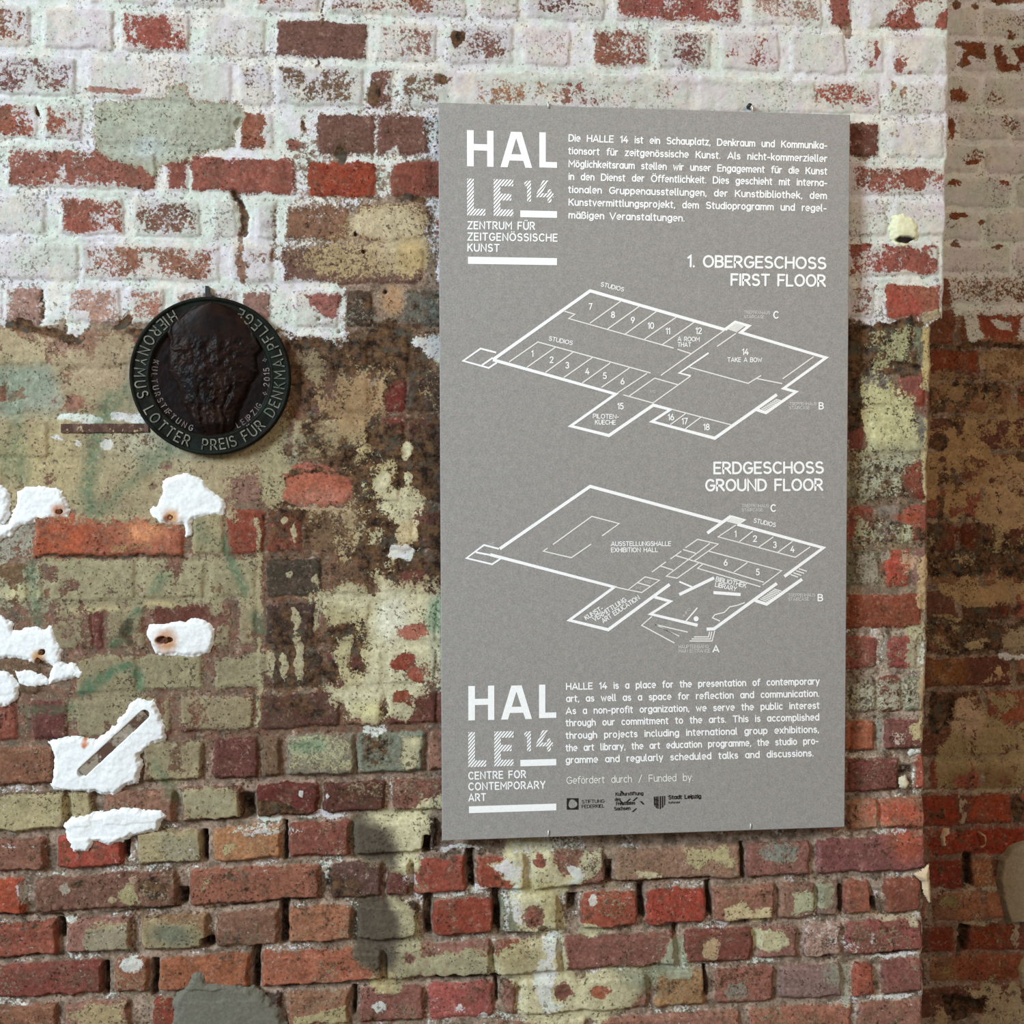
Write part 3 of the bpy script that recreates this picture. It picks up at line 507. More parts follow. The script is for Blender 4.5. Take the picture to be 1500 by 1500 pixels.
N.S = np.clip(N.S + (fbm(N.X, N.Y, 30, 4, 341) - .5) * (1.2 * cen) * 4 * N.S * (1 - N.S) - .06 * cen, 0, 1)
lft = smooth(390, 340, N.X) * smooth(470, 500, N.Y) * smooth(1180, 1120, N.Y)
N.T = np.clip(N.T - lft * smooth(.56, .70, fbm(N.X, N.Y, 26, 5, 351)) * .42 * (N.T > .3), 0, 1)
N.poly([(414, 694), (440, 686), (500, 690), (514, 700), (514, 722), (500, 740), (440, 742), (420, 728)], soft=2.5, S=0, T=0, W=0, base=(164, 96, 74))
N.blob(470, 726, 34, 10, soft=.7, base=(180, 118, 98)); N.stroke([(414, 700), (430, 690), (470, 690), (512, 696)], 6, S=.75); N.stroke([(425, 745), (500, 744)], 5, T=.8, tan=(176, 150, 116))
for P, wd in (([(12, 480), (40, 478), (62, 482), (88, 488), (112, 498)], 9), ([(170, 480), (184, 466)], 8), ([(192, 488), (206, 490)], 7), ([(1246, 484), (1290, 476), (1345, 472)], 11), ([(1246, 500), (1262, 490)], 10), ([(425, 502), (470, 506), (500, 514)], 9), ([(520, 512), (560, 520)], 14)):
    N.stroke(P, wd, soft=3, wamp=1.5, amt=.95, S=.92, T=.0, W=.0, base=(64, 46, 34))
# green spray marks
N.stroke([(22, 600), (26, 650), (32, 700)], 16, soft=12, G=.42); N.stroke([(5, 660), (20, 690)], 30, soft=14, G=.35); N.stroke([(160, 585), (140, 640), (128, 720), (132, 745)], 20, soft=12, G=.58)
N.stroke([(250, 650), (215, 685), (165, 730), (140, 750)], 14, soft=10, G=.42); N.stroke([(186, 570), (178, 590), (160, 600)], 14, soft=10, G=.45); N.blob(30, 560, 40, 30, soft=.7, G=.25); N.stroke([(215, 670), (260, 655)], 16, soft=12, G=.35)
N.stroke([(46, 830), (48, 870), (54, 910)], 14, soft=8, G=.42); N.stroke([(238, 845), (225, 865)], 12, soft=8, G=.5); N.stroke([(203, 895), (190, 920), (168, 945)], 12, soft=7, G=.62); N.stroke([(192, 915), (180, 930), (190, 938)], 11, soft=4, S=.95, T=0, G=.1, base=(40, 40, 34))
N.stroke([(120, 1014), (145, 998), (165, 982), (190, 976), (203, 992), (208, 1006)], 10, soft=6, G=.8); N.stroke([(328, 795), (345, 835), (358, 865)], 12, soft=7, G=.62); N.stroke([(372, 900), (378, 925)], 12, soft=6, G=.5); N.stroke([(290, 770), (300, 790)], 16, soft=10, G=.35)
N.stroke([(228, 1118), (240, 1145), (255, 1165)], 14, soft=8, G=.45); N.stroke([(40, 1042), (70, 1040), (105, 1032)], 10, soft=6, G=.35); N.stroke([(125, 1006), (130, 1000)], 10, soft=6, G=.6)

# ------------------------------------------------------------------ far wall in the recess
FL = lambda k, x: np.asarray(_FL[k + 1], float) + 0 * np.asarray(x, float) - (np.asarray(x, float) - 1440) * (np.asarray(_FL[k + 1], float) - 656) / 16500.
Fw = Paint(1340, 1500, 0, 1500, 1.25, FL, 71)
Fw.base[:] = lin((150, 112, 84))
def FB(k, *bs):
    for b in bs:
        kw = dict(b[3]) if len(b) > 3 else {}
        kw.setdefault('jt', 4.5); Fw.brick(k, b[0], b[1], b[2], **kw)
fr = np.random.RandomState(5)
for k in range(0, 31):
    x = 1330 - (k % 2) * 45
    while x < 1520:
        wd = fr.choice([78, 80, 160]); FB(k, (x, x + wd - 9, [(150, 78, 54), (120, 64, 46), (140, 92, 66), (104, 60, 44)][fr.randint(4)], dict(h=fr.uniform(-1, 1)))); x += wd
Fw.poly([(1330, -20), (1520, -20), (1520, 496), (1440, 500), (1330, 500)], soft=6, W=.93)
for x, y, a, b, v in ((1475, -2, 30, 9, .05), (1405, 8, 10, 5, .2), (1410, 92, 10, 8, .2), (1480, 48, 8, 8, .3), (1490, 30, 20, 16, .6), (1408, 140, 14, 12, .2), (1460, 145, 20, 10, .55), (1396, 188, 8, 16, .15),
                      (1478, 182, 14, 16, .5), (1430, 228, 24, 12, .5), (1425, 238, 12, 4, .1), (1395, 268, 12, 6, .25), (1470, 268, 12, 4, .3), (1405, 317, 16, 6, .2), (1436, 325, 10, 4, .3), (1400, 357, 10, 4, .2), (1462, 358, 10, 4, .3), (1430, 12, 5, 5, .1)):
    Fw.blob(x, y, a, b, W=v, base=(120, 66, 40))
Fw.poly([(1402, 62), (1442, 60), (1446, 90), (1436, 82), (1420, 80), (1410, 88), (1414, 72), (1402, 72)], soft=3, W=.0, base=(116, 66, 38)); Fw.poly([(1460, 70), (1472, 68), (1474, 92), (1490, 96), (1496, 104), (1464, 104)], soft=3, W=.0, base=(108, 58, 38)); Fw.poly([(1480, 68), (1510, 68), (1510, 90), (1490, 92)], soft=3, W=.0, base=(110, 58, 40))
Fw.poly([(1396, 406), (1510, 402), (1510, 444), (1400, 446)], soft=6, W=.50, base=(122, 84, 60)); Fw.poly([(1330, 405), (1390, 405), (1400, 500), (1330, 505)], soft=5, W=.1); Fw.poly([(1366, 462), (1414, 462), (1416, 500), (1366, 508)], soft=4, W=.06, base=(110, 66, 44))
Fw.poly([(1430, 464), (1494, 462), (1496, 490), (1480, 500), (1440, 495)], soft=4, W=.08, base=(136, 68, 48)); Fw.poly([(1450, 470), (1484, 472), (1486, 484), (1456, 482)], soft=3, W=.8); Fw.stroke([(1400, 450), (1510, 448)], 8, W=.9, dh=1); Fw.stroke([(1422, 450), (1424, 500)], 14, W=.9)
Fw.stroke([(1330, 506), (1400, 508), (1440, 504), (1500, 506)], 9, S=.95, W=.1)
Fw.poly([(1330, 508), (1520, 508), (1520, 620), (1330, 620)], soft=14, S=.45, T=.5, tan=(150, 118, 80)); Fw.poly([(1365, 515), (1440, 515), (1430, 540), (1365, 545)], soft=8, S=.1, T=.1, base=(120, 60, 34)); Fw.poly([(1440, 525), (1520, 520), (1520, 545), (1450, 560)], soft=8, T=.75, S=.2, tan=(166, 132, 94))
Fw.poly([(1330, 610), (1520, 610), (1520, 790), (1420, 770), (1365, 765), (1330, 765)], soft=14, S=.35, T=.80, tan=(170, 134, 88)); Fw.blob(1480, 730, 40, 50, soft=.5, T=.95, tan=(180, 146, 106)); Fw.blob(1375, 650, 14, 10, S=.9, T=.2); Fw.blob(1497, 670, 8, 8, S=.95, T=.1); Fw.blob(1400, 690, 20, 30, soft=.5, S=.5, T=.6); Fw.stroke([(1460, 725), (1462, 750)], 7, S=.7, T=.2); Fw.stroke([(1378, 730), (1376, 760)], 7, S=.9, T=.1)
Fw.poly([(1330, 762), (1420, 765), (1450, 775), (1520, 790), (1520, 850), (1400, 855), (1330, 850)], soft=8, S=.80, T=.26, tan=(160, 138, 98)); Fw.poly([(1385, 768), (1425, 770), (1430, 805), (1380, 805)], soft=6, S=.35, T=.1, base=(96, 46, 24)); Fw.poly([(1370, 850), (1430, 845), (1520, 850), (1520, 885), (1420, 890), (1380, 880)], soft=7, S=.2, T=.86, tan=(172, 138, 92))
Fw.poly([(1420, 888), (1500, 885), (1490, 900), (1425, 905)], soft=5, S=.6, T=.1, base=(100, 46, 28)); Fw.poly([(1330, 905), (1520, 905), (1520, 960), (1330, 960)], soft=8, S=.78, T=.22, tan=(166, 144, 110)); Fw.poly([(1470, 930), (1520, 915), (1520, 958), (1468, 954)], soft=5, T=.72, S=.2, tan=(170, 148, 116)); Fw.poly([(1415, 945), (1450, 935), (1445, 953), (1420, 954)], soft=4, T=.75, tan=(176, 150, 110)); Fw.blob(1386, 904, 18, 4, T=.8, tan=(166, 138, 96))
Fw.poly([(1362, 964), (1410, 964), (1420, 985), (1418, 1006), (1362, 1006)], soft=4, S=.3, T=.25, base=(126, 82, 46), tan=(150, 124, 80)); Fw.poly([(1445, 975), (1490, 975), (1490, 1000), (1440, 1000)], soft=4, T=.62, S=.0, tan=(184, 146, 104)); Fw.stroke([(1465, 962), (1510, 966)], 9, W=.75); Fw.blob(1496, 992, 5, 10, S=1)
Fw.poly([(1396, 1022), (1425, 1020), (1490, 1018), (1492, 1035), (1510, 1030), (1520, 1155), (1370, 1160), (1372, 1090), (1398, 1070), (1392, 1045)], soft=4, S=.0, T=.96, tan=(164, 140, 96), dh=3); Fw.poly([(1395, 1022), (1430, 1024), (1440, 1050), (1425, 1082), (1400, 1072), (1392, 1045)], soft=4, tan=(190, 158, 124)); Fw.poly([(1465, 1045), (1510, 1035), (1510, 1060), (1470, 1062)], soft=5, T=.15, base=(150, 82, 54))
Fw.blob(1440, 1140, 60, 16, soft=.5, T=.7, S=.4, tan=(140, 112, 72)); Fw.poly([(1362, 1015), (1390, 1015), (1392, 1060), (1375, 1080), (1362, 1080)], soft=5, S=.8, T=.1); Fw.stroke([(1392, 1020), (1392, 1062)], 4, S=1, h=-12)
Fw.stroke([(1350, 1160), (1520, 1158)], 7, T=.9, S=0, tan=(180, 156, 130)); Fw.stroke([(1410, 1165), (1412, 1205)], 10, T=.9, tan=(172, 148, 122)); Fw.poly([(1356, 1166), (1404, 1166), (1404, 1206), (1356, 1206)], soft=3, S=.2, T=0, base=(140, 58, 36)); Fw.poly([(1420, 1166), (1482, 1160), (1482, 1204), (1418, 1206)], soft=3, S=.1, T=0, base=(150, 68, 42)); Fw.blob(1490, 1190, 10, 20, S=.9)
Fw.poly([(1355, 1214), (1520, 1210), (1520, 1250), (1355, 1252)], soft=5, S=.2, T=.05, base=(140, 54, 34)); Fw.poly([(1362, 1255), (1410, 1255), (1410, 1300), (1362, 1300)], soft=4, S=.25, base=(120, 46, 30)); Fw.poly([(1411, 1250), (1422, 1250), (1422, 1300), (1411, 1300)], soft=2, h=-24, S=.9, base=(30, 18, 14)); Fw.poly([(1425, 1256), (1455, 1256), (1458, 1296), (1424, 1298)], soft=4, T=.4, base=(160, 104, 70), tan=(180, 144, 110))
Fw.poly([(1405, 1306), (1462, 1300), (1470, 1345), (1406, 1348)], soft=4, T=.35, base=(156, 104, 76), tan=(170, 138, 110)); Fw.blob(1392, 1325, 14, 14, T=.7, tan=(140, 124, 76)); Fw.stroke([(1420, 1302), (1455, 1302)], 6, T=.9, tan=(180, 160, 136)); Fw.stroke([(1415, 1352), (1490, 1354)], 5, T=.85, tan=(176, 156, 124))
Fw.poly([(1362, 1356), (1404, 1356), (1406, 1396), (1362, 1396)], soft=4, S=.25, base=(112, 48, 28)); Fw.poly([(1408, 1352), (1418, 1354), (1418, 1392), (1408, 1394)], soft=2, h=-22, S=.9, base=(30, 18, 14)); Fw.poly([(1422, 1358), (1480, 1356), (1478, 1392), (1424, 1394)], soft=4, S=.3, T=.15, base=(130, 60, 34)); Fw.blob(1490, 1375, 8, 24, T=.8, tan=(166, 146, 118))
Fw.poly([(1400, 1395), (1500, 1398), (1500, 1440), (1400, 1440)], soft=6, S=.2, T=.2, base=(136, 74, 50)); Fw.blob(1388, 1425, 12, 16, T=.75, tan=(146, 126, 76)); Fw.poly([(1410, 1446), (1440, 1440), (1494, 1442), (1510, 1520), (1420, 1520), (1440, 1480), (1440, 1462), (1408, 1456)], soft=4, T=.93, S=0, tan=(176, 154, 120), dh=2); Fw.poly([(1384, 1464), (1442, 1464), (1440, 1482), (1386, 1482)], soft=3, h=-20, S=.95, T=0, base=(28, 16, 12)); Fw.poly([(1392, 1486), (1420, 1484), (1422, 1492), (1394, 1494)], soft=3, S=.8, T=0)
Fw.blob(1490, 1220, 0.1, 0.1, T=0); Fw.blob(1380, 1450, 16, 16, T=.3, S=.5); Fw.poly([(1366, 1470), (1384, 1470), (1390, 1510), (1366, 1510)], soft=4, T=.7, tan=(170, 140, 100))

Fw.T = np.clip(Fw.T + (fbm(Fw.X, Fw.Y, 20, 5, 431) - .5) * 1.6 * 4 * Fw.T * (1 - Fw.T) * (Fw.Y > 500), 0, 1)
Fw.S = np.clip(Fw.S + (fbm(Fw.X, Fw.Y, 26, 5, 441) - .5) * 1.2 * smooth(500, 540, Fw.Y) * (Fw.h > -15), 0, 1)
Fw.T = np.clip(Fw.T - smooth(.54, .66, fbm(Fw.X, Fw.Y, 15, 4, 451)) * .5 * (Fw.Y > 500) * (Fw.T > .5), 0, 1)
# ------------------------------------------------------------------ masonry material
def masonry(name):
    q = NT(name)
    co = q.n('ShaderNodeTexCoord').outputs['Object']
    A = lambda n: q.n('ShaderNodeAttribute', attribute_name=n)
    base, mort, tanc, cov = A('base'), A('mort'), A('tan'), A('cov')
    sp = q.n('ShaderNodeSeparateColor'); q.l(cov.outputs['Color'], sp.inputs[0])
    def cmask(c, s1, s2, off, wt=.5, soft=.14):
        a = q.remap(q.noise(co, s1, 7, .72, off), .30, .70, sm=False); b = q.remap(q.noise(co, s2, 3, .65, off + 3.3), .28, .72, sm=False)
        n = q.math('ADD', q.math('MULTIPLY', a, 1 - wt), q.math('MULTIPLY', b, wt))
        v = q.math('ADD', q.math('MULTIPLY_ADD', c, 1.40, -.20), q.math('MULTIPLY', q.math('SUBTRACT', n, .5), 1.25))
        return q.remap(v, .5 - soft, .5 + soft)
    # brick faces against mortar, with a crumbled edge
    bmk = q.remap(q.math('ADD', base.outputs['Alpha'], q.math('MULTIPLY', q.math('SUBTRACT', q.noise(co, 110, 6, .75, 31.0), .5), 1.5)), .36, .64)
    mcol = q.mix(q.remap(q.noise(co, 48, 6, .7, 33.0), .42, .60), mort.outputs['Color'], lin4((112, 96, 82)))
    mcol = q.mix(q.math('MULTIPLY', q.remap(q.noise(co, 70, 6, .7, 36.0), .54, .66), .55), mcol, lin4((186, 166, 150)))
    bcol = q.mix(q.math('MULTIPLY', q.remap(q.noise(co, 34, 6, .7, 12.7), .50, .64), .50), base.outputs['Color'], lin4((104, 82, 66)))
    bcol = q.mix(q.math('MULTIPLY', q.remap(q.noise(co, 95, 7, .75, 15.7), .53, .66), .42), bcol, lin4((176, 146, 132)))
    col = q.mix(bmk, mcol, bcol)
    g1 = q.remap(q.noise(co, 170, 4, .7, 1.1), .3, .7, .60, 1.36, sm=False); g2 = q.remap(q.noise(co, 36, 6, .7, 5.2), .3, .7, .70, 1.25, sm=False)
    col = q.mix(1.0, col, q.math('MULTIPLY', g1, g2), 'MULTIPLY')
    pit = q.remap(q.math('ADD', q.noise(co, 190, 3, .6, 9.4), q.math('MULTIPLY', q.noise(co, 16, 3, .6, 39.0), .35)), .76, .86)
    col = q.mix(q.math('MULTIPLY', pit, .8), col, lin4((44, 30, 24)))
    # soot
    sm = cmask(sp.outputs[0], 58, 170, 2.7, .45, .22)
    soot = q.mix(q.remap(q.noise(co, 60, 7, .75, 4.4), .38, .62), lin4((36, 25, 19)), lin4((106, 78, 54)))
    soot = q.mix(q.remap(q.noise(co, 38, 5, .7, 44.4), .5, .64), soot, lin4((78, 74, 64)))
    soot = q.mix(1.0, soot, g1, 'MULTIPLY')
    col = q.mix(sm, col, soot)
    # old tan / green-grey coats
    tm = cmask(sp.outputs[1], 78, 235, 6.1, .58, .12)
    tg = q.remap(q.noise(co, 130, 5, .72, 8.8), .3, .7, .68, 1.22, sm=False); tb = q.remap(q.noise(co, 17, 6, .68, 14.1), .3, .7, .84, 1.12, sm=False)
    tcol = q.mix(1.0, tanc.outputs['Color'], q.math('MULTIPLY', tg, tb), 'MULTIPLY')
    tp = q.remap(q.math('ADD', q.noise(co, 215, 3, .6, 15.9), q.math('MULTIPLY', q.noise(co, 20, 3, .6, 49.0), .4)), .775, .86); tcol = q.mix(q.math('MULTIPLY', tp, .8), tcol, lin4((58, 46, 34)))
    col = q.mix(q.math('MULTIPLY', tm, q.remap(q.noise(co, 44, 5, .7, 54.0), .35, .6, .80, 1.0)), col, tcol)
    # limewash, minty in places and lilac in others, thin enough for the brick to show
    wm = cmask(sp.outputs[2], 85, 220, 3.9, .58)
    wc = q.mix(q.remap(q.noise(co, 13, 5, .65, 7.7), .42, .58), lin4((212, 221, 212)), lin4((221, 219, 224)))
    wc = q.mix(q.remap(q.noise(co, 22, 5, .65, 27.7), .5, .62), wc, lin4((226, 224, 216)))
    wg = q.remap(q.noise(co, 80, 7, .78, 10.3), .3, .7, .80, 1.08, sm=False); wc = q.mix(1.0, wc, wg, 'MULTIPLY')
    wp = q.remap(q.math('ADD', q.noise(co, 200, 3, .65, 19.3), q.math('MULTIPLY', q.noise(co, 15, 4, .6, 59.0), .45)), .80, .90); wc = q.mix(q.math('MULTIPLY', wp, .75), wc, lin4((98, 86, 78)))
    thin = q.math('MULTIPLY_ADD', bmk, -.20, .99)
    wfac = q.math('MULTIPLY', wm, q.math('MULTIPLY', thin, q.remap(q.noise(co, 50, 6, .7, 64.0), .32, .55, .80, 1.0)))
    col = q.mix(wfac, col, wc)
    # green spray
    gm = q.math('MULTIPLY', cov.outputs['Alpha'], q.remap(q.noise(co, 120, 5, .75, 21.0), .34, .56, .35, 1.6), clamp=True)
    col = q.mix(gm, col, lin4((84, 112, 86)))
    q.l(col, q.b.inputs['Base Color'])
    q.b.inputs['Roughness'].default_value = .9; q.b.inputs['Specular IOR Level'].default_value = .2
    hgt = q.math('ADD', q.math('MULTIPLY', q.noise(co, 170, 6, .75, 1.1), .8), q.math('MULTIPLY', q.math('MAXIMUM', tm, wm), .22))
    bp = q.n('ShaderNodeBump'); bp.inputs['Strength'].default_value = .6; bp.inputs['Distance'].default_value = .0026
    q.l(hgt, bp.inputs['Height']); q.l(bp.outputs[0], q.b.inputs['Normal'])
    return q.m
M_WALL = masonry('brick_masonry')

def grid_mesh(name, co, attrs, mat, wrap=False):
    """co (r,c,3) -> one smooth quad mesh with colour attributes"""
    r, c = co.shape[:2]
    m = bpy.data.meshes.new(name)
    idx = np.arange(r * c).reshape(r, c)
    q = np.stack([idx[1:, :-1], idx[1:, 1:], idx[:-1, 1:], idx[:-1, :-1]], -1).reshape(-1)
    nf = (r - 1) * (c - 1)
    m.vertices.add(r * c); m.vertices.foreach_set('co', co.reshape(-1).astype(np.float32))
    m.loops.add(nf * 4); m.loops.foreach_set('vertex_index', q.astype(np.int32))
    m.polygons.add(nf); m.polygons.foreach_set('loop_start', np.arange(0, nf * 4, 4, dtype=np.int32)); m.polygons.foreach_set('loop_total', np.full(nf, 4, dtype=np.int32))
    m.polygons.foreach_set('use_smooth', np.ones(nf, bool))
    for k, v in attrs.items():
        a = m.attributes.new(k, 'FLOAT_COLOR', 'POINT')
        vv = np.ones((r * c, 4), np.float32); vv[:, :v.shape[-1]] = v.reshape(r * c, -1); a.data.foreach_set('color', vv.reshape(-1))
    m.materials.append(mat); m.update(calc_edges=True)
    o = bpy.data.objects.new(name, m); C.objects.link(o)
    return o
def axis(a, b, lo, hi, fine, coarse):
    return np.concatenate([np.arange(a, lo, coarse), np.arange(lo, hi, fine), np.arange(hi, b + coarse, coarse)])
def attrs_of(pt_, X, Y):
    cv = np.stack([pt_.sample(k, X, Y) for k in ('S', 'T', 'W', 'G')], -1)
    bs = np.concatenate([pt_.sample('base', X, Y), pt_.sample('bm', X, Y)[..., None]], -1)
    return dict(base=bs, mort=pt_.sample('mort', X, Y), tan=pt_.sample('tan', X, Y), cov=np.clip(cv, 0, 1))
STEP = 1.6
_EY = [-400, 0, 230, 300, 440, 466, 474, 560, 640, 735, 800, 865, 900, 1080, 1095, 1150, 1180, 1270, 1300, 1318, 1340, 1400, 1500, 1900]
_EX = [1398, 1393, 1390, 1388, 1384, 1383, 1366, 1365, 1363, 1361, 1360, 1362, 1360, 1358, 1356, 1358, 1357, 1360, 1361, 1358, 1356, 1357, 1356, 1352]
def edge(y): return np.interp(y, _EY, _EX) + (fbm(y * 1.0, y * 0.0 + 5, 22, 4, 91) - .5) * 6
DEPTH = 0.32
cols = axis(-260, 1390, 0, 1391, STEP, 7.0); cols = cols[cols <= 1390.5]; cols = cols / cols[-1]; cols[-1] = 1.0
x_lo = -260.0
colf = axis(-260, 0, 0, 1392, STEP, 7.0); colf = (colf + 260) / (colf[-1] + 260)
rows = axis(-220, 1720, 0, 1500, STEP, 7.0)
PY = np.repeat(rows[:, None], len(colf), 1)
E_ = edge(rows)[:, None]
PX = x_lo + colf[None, :] * (E_ - x_lo)
# the image rows follow the wall's courses
mx = np.abs(PX); my = np.abs(PY); my = np.where(my > 1500, 3000 - my, my)
h = N.sample('h', mx, my)
h = h + (fbm(mx, my, 14, 5, 33) - .5) * 2.6 + (fbm(mx, my, 90, 3, 41) - .5) * 5
cmax = np.maximum(np.maximum(N.sample('W', mx, my), N.sample('T', mx, my)), 0)
h = h + cmax * .8
dE = E_ - PX; h = h - 5.0 * np.clip(1 - dE / 6.0, 0, 1) ** 2
co = ray(PX, PY, 0.0); co[..., 1] -= h * .001
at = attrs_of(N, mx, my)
# return face of the pier, running back into the recess
ND = 90
dep = np.linspace(0, 1, ND + 1)[1:] * (DEPTH + .01)
edge_co = co[:, -1]
rx = np.clip(E_ - dep[None, :] * 1500 / 1.7 * .9, 0, 1400); ry = np.repeat(my[:, :1], ND, 1)
rh = N.sample('h', rx, ry) + (fbm(rx, ry, 14, 4, 35) - .5) * 2.5
rc = np.repeat(edge_co[:, None, :], ND, 1).copy(); rc[..., 1] += dep[None, :] + .003; rc[..., 0] += (rh + 4) * .001 * np.clip(dep[None, :] / .02, 0, 1)
ra = attrs_of(N, rx, ry)
co = np.concatenate([co, rc], 1)
at = {k: np.concatenate([at[k], ra[k]], 1) for k in at}
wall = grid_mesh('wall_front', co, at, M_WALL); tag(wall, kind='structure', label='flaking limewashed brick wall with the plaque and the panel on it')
del wall['label']

# far wall
fx = np.concatenate([np.arange(1270, 1340, 5.0), np.arange(1340, 1502, STEP), np.arange(1502, 1790, 6.0)])
PX, PY = np.meshgrid(fx, rows)
mx = np.where(PX < 1345, 2690 - PX, np.where(PX > 1499, 2998 - PX, PX)); mx = np.clip(mx, 1340, 1500)
my = np.abs(PY); my = np.where(my > 1500, 3000 - my, my)
h = Fw.sample('h', mx, my) + (fbm(mx, my, 14, 5, 133) - .5) * 3
h = h + np.maximum(Fw.sample('W', mx, my), Fw.sample('T', mx, my)) * .8
co = ray(PX, PY, DEPTH); co[..., 1] -= h * .001
far = grid_mesh('wall_recess', co, attrs_of(Fw, mx, my), M_WALL); tag(far, kind='structure')

# ------------------------------------------------------------------ filler lumps on the walls
def vcol_mat(name, rough=.85, bump=.4, sc_=170, amp=(.86, 1.08), spec=.3):
    q = NT(name); co = q.n('ShaderNodeTexCoord').outputs['Object']
    a = q.n('ShaderNodeAttribute', attribute_name='base')
    g = q.remap(q.noise(co, sc_, 5, .7, 2.2), .3, .7, amp[0], amp[1], sm=False)
    q.l(q.mix(1.0, a.outputs['Color'], g, 'MULTIPLY'), q.b.inputs['Base Color'])
    q.b.inputs['Roughness'].default_value = rough; q.b.inputs['Specular IOR Level'].default_value = spec
    bp = q.n('ShaderNodeBump'); bp.inputs['Strength'].default_value = bump; bp.inputs['Distance'].default_value = .002
    q.l(q.noise(co, 110, 5, .7, 3.1), bp.inputs['Height']); q.l(bp.outputs[0], q.b.inputs['Normal'])
    return q.m
M_FILL = vcol_mat('gypsum_filler'); M_CEM = vcol_mat('grey_cement', sc_=230, amp=(.72, 1.16))
def patch(P, thick=4.0, mat=M_FILL, parent=None, pnt=N, y0=0.0, col=(236, 240, 242), rust=(), holes=(), groove=(), name='filler_patch', seed=0, jit=9, rim=7.0, label=None):
    xs = [p[0] for p in P]; ys = [p[1] for p in P]; st = 1.3
    X, Y = np.meshgrid(np.arange(min(xs) - 8, max(xs) + 8, st), np.arange(min(ys) - 8, max(ys) + 8, st))
    jx = (fbm(X + 300, Y + 300, 11, 4, 60 + seed) - .5) * jit + (fbm(X + 300, Y + 300, 4, 2, 160 + seed) - .5) * jit * .3; jy = (fbm(X + 300, Y + 300, 11, 4, 80 + seed) - .5) * jit + (fbm(X + 300, Y + 300, 4, 2, 180 + seed) - .5) * jit * .3
    d = np.full(X.shape, 1e9); ins = np.zeros(X.shape, bool); U = X + jx; V = Y + jy
    for (ax, ay), (bx, by) in zip(P, P[1:] + P[:1]):
        e1, e2 = bx - ax, by - ay
        t = np.clip(((U - ax) * e1 + (V - ay) * e2) / (e1 * e1 + e2 * e2 + 1e-9), 0, 1)
        d = np.minimum(d, np.hypot(U - ax - t * e1, V - ay - t * e2))
        if ay != by: ins ^= ((ay > V) != (by > V)) & (U < (bx - ax) * (V - ay) / (by - ay) + ax)
    sd = np.where(ins, -d, d)
    hs = np.maximum(pnt.sample('h', np.abs(X), Y), -3)
    hh = hs * .35 + thick * smooth(1.0, -rim, sd) - 2.2 * smooth(-1.0, 2.5, sd) * 2 + (fbm(X + 200, Y + 200, 16, 4, 44 + seed) - .45) * 3.0
    c = np.zeros(X.shape + (3,)); c[:] = lin(col)
    for (hx, hy, r, rc) in rust:
        m = smooth(1.0, .25, np.hypot(X + jx * .7 - hx, Y + jy * .7 - hy) / r)[..., None] * .9; c = c * (1 - m) + lin(rc) * m
    for (hx, hy, ra, rb, dp) in holes:
        m = smooth(1.15, .75, np.hypot((X + jx * .5 - hx) / ra, (Y + jy * .5 - hy) / rb)); hh = hh - m * dp
        c = c * (1 - m[..., None]) + lin((34, 20, 14)) * m[..., None]
    for (ax, ay, bx, by, wg) in groove:
        e1, e2 = bx - ax, by - ay; t = np.clip(((X - ax) * e1 + (Y - ay) * e2) / (e1 * e1 + e2 * e2), 0, 1)
        hh = hh - 9.0 * smooth(wg / 2 + 1.0, wg / 2 - 1.0, np.hypot(X - ax - t * e1, Y - ay - t * e2))
    co = ray(X, Y, y0); co[..., 1] -= hh * .001
    r, cc = X.shape; idx = np.arange(r * cc).reshape(r, cc); ok = sd < 2.0
    cell = ok[1:, :-1] & ok[1:, 1:] & ok[:-1, 1:] & ok[:-1, :-1]
    q = np.stack([idx[1:, :-1], idx[1:, 1:], idx[:-1, 1:], idx[:-1, :-1]], -1)[cell]
    used = np.unique(q); mp = np.full(r * cc, -1); mp[used] = np.arange(len(used))
    o = mesh_obj(name, co.reshape(-1, 3)[used], mp[q].tolist(), mat, parent, smooth=True)
    a = o.data.attributes.new('base', 'FLOAT_COLOR', 'POINT'); vv = np.ones((len(used), 4), np.float32); vv[:, :3] = c.reshape(-1, 3)[used]; a.data.foreach_set('color', vv.reshape(-1))
    if label: o['label'] = label
    return o
RU = (176, 106, 48); RD = (120, 62, 28)
patch([(-28, 706), (5, 710), (14, 725), (15, 752), (8, 768), (-24, 774), (-44, 756), (-46, 728)], parent=wall, seed=1)
patch([(24, 738), (25, 722), (36, 713), (60, 710), (90, 718), (97, 735), (105, 748), (100, 757), (62, 761), (32, 768), (16, 786), (0, 793), (-22, 792), (-34, 782), (-24, 772), (12, 769), (18, 748)], parent=wall, seed=2,
      rust=[(86, 748, 17, RU)], holes=[(87, 749, 6, 4, 6)])
patch([(235, 725), (238, 703), (255, 697), (275, 693), (300, 702), (310, 718), (326, 730), (333, 745), (328, 753), (308, 756), (282, 760), (280, 784), (273, 786), (270, 768), (250, 771), (232, 765), (221, 754), (218, 744), (230, 740)],
      parent=wall, seed=3, rust=[(252, 757, 18, (196, 140, 78)), (245, 760, 9, RD)], jit=8)
patch([(215, 930), (220, 915), (235, 912), (275, 910), (285, 905), (300, 908), (316, 920), (315, 940), (305, 957), (285, 962), (260, 960), (228, 958), (222, 945)], parent=wall, seed=4, thick=5,
      rust=[(244, 938, 26, (188, 128, 74))], holes=[(238, 938, 9, 6, 8), (249, 936, 5, 4, 7)], jit=7)
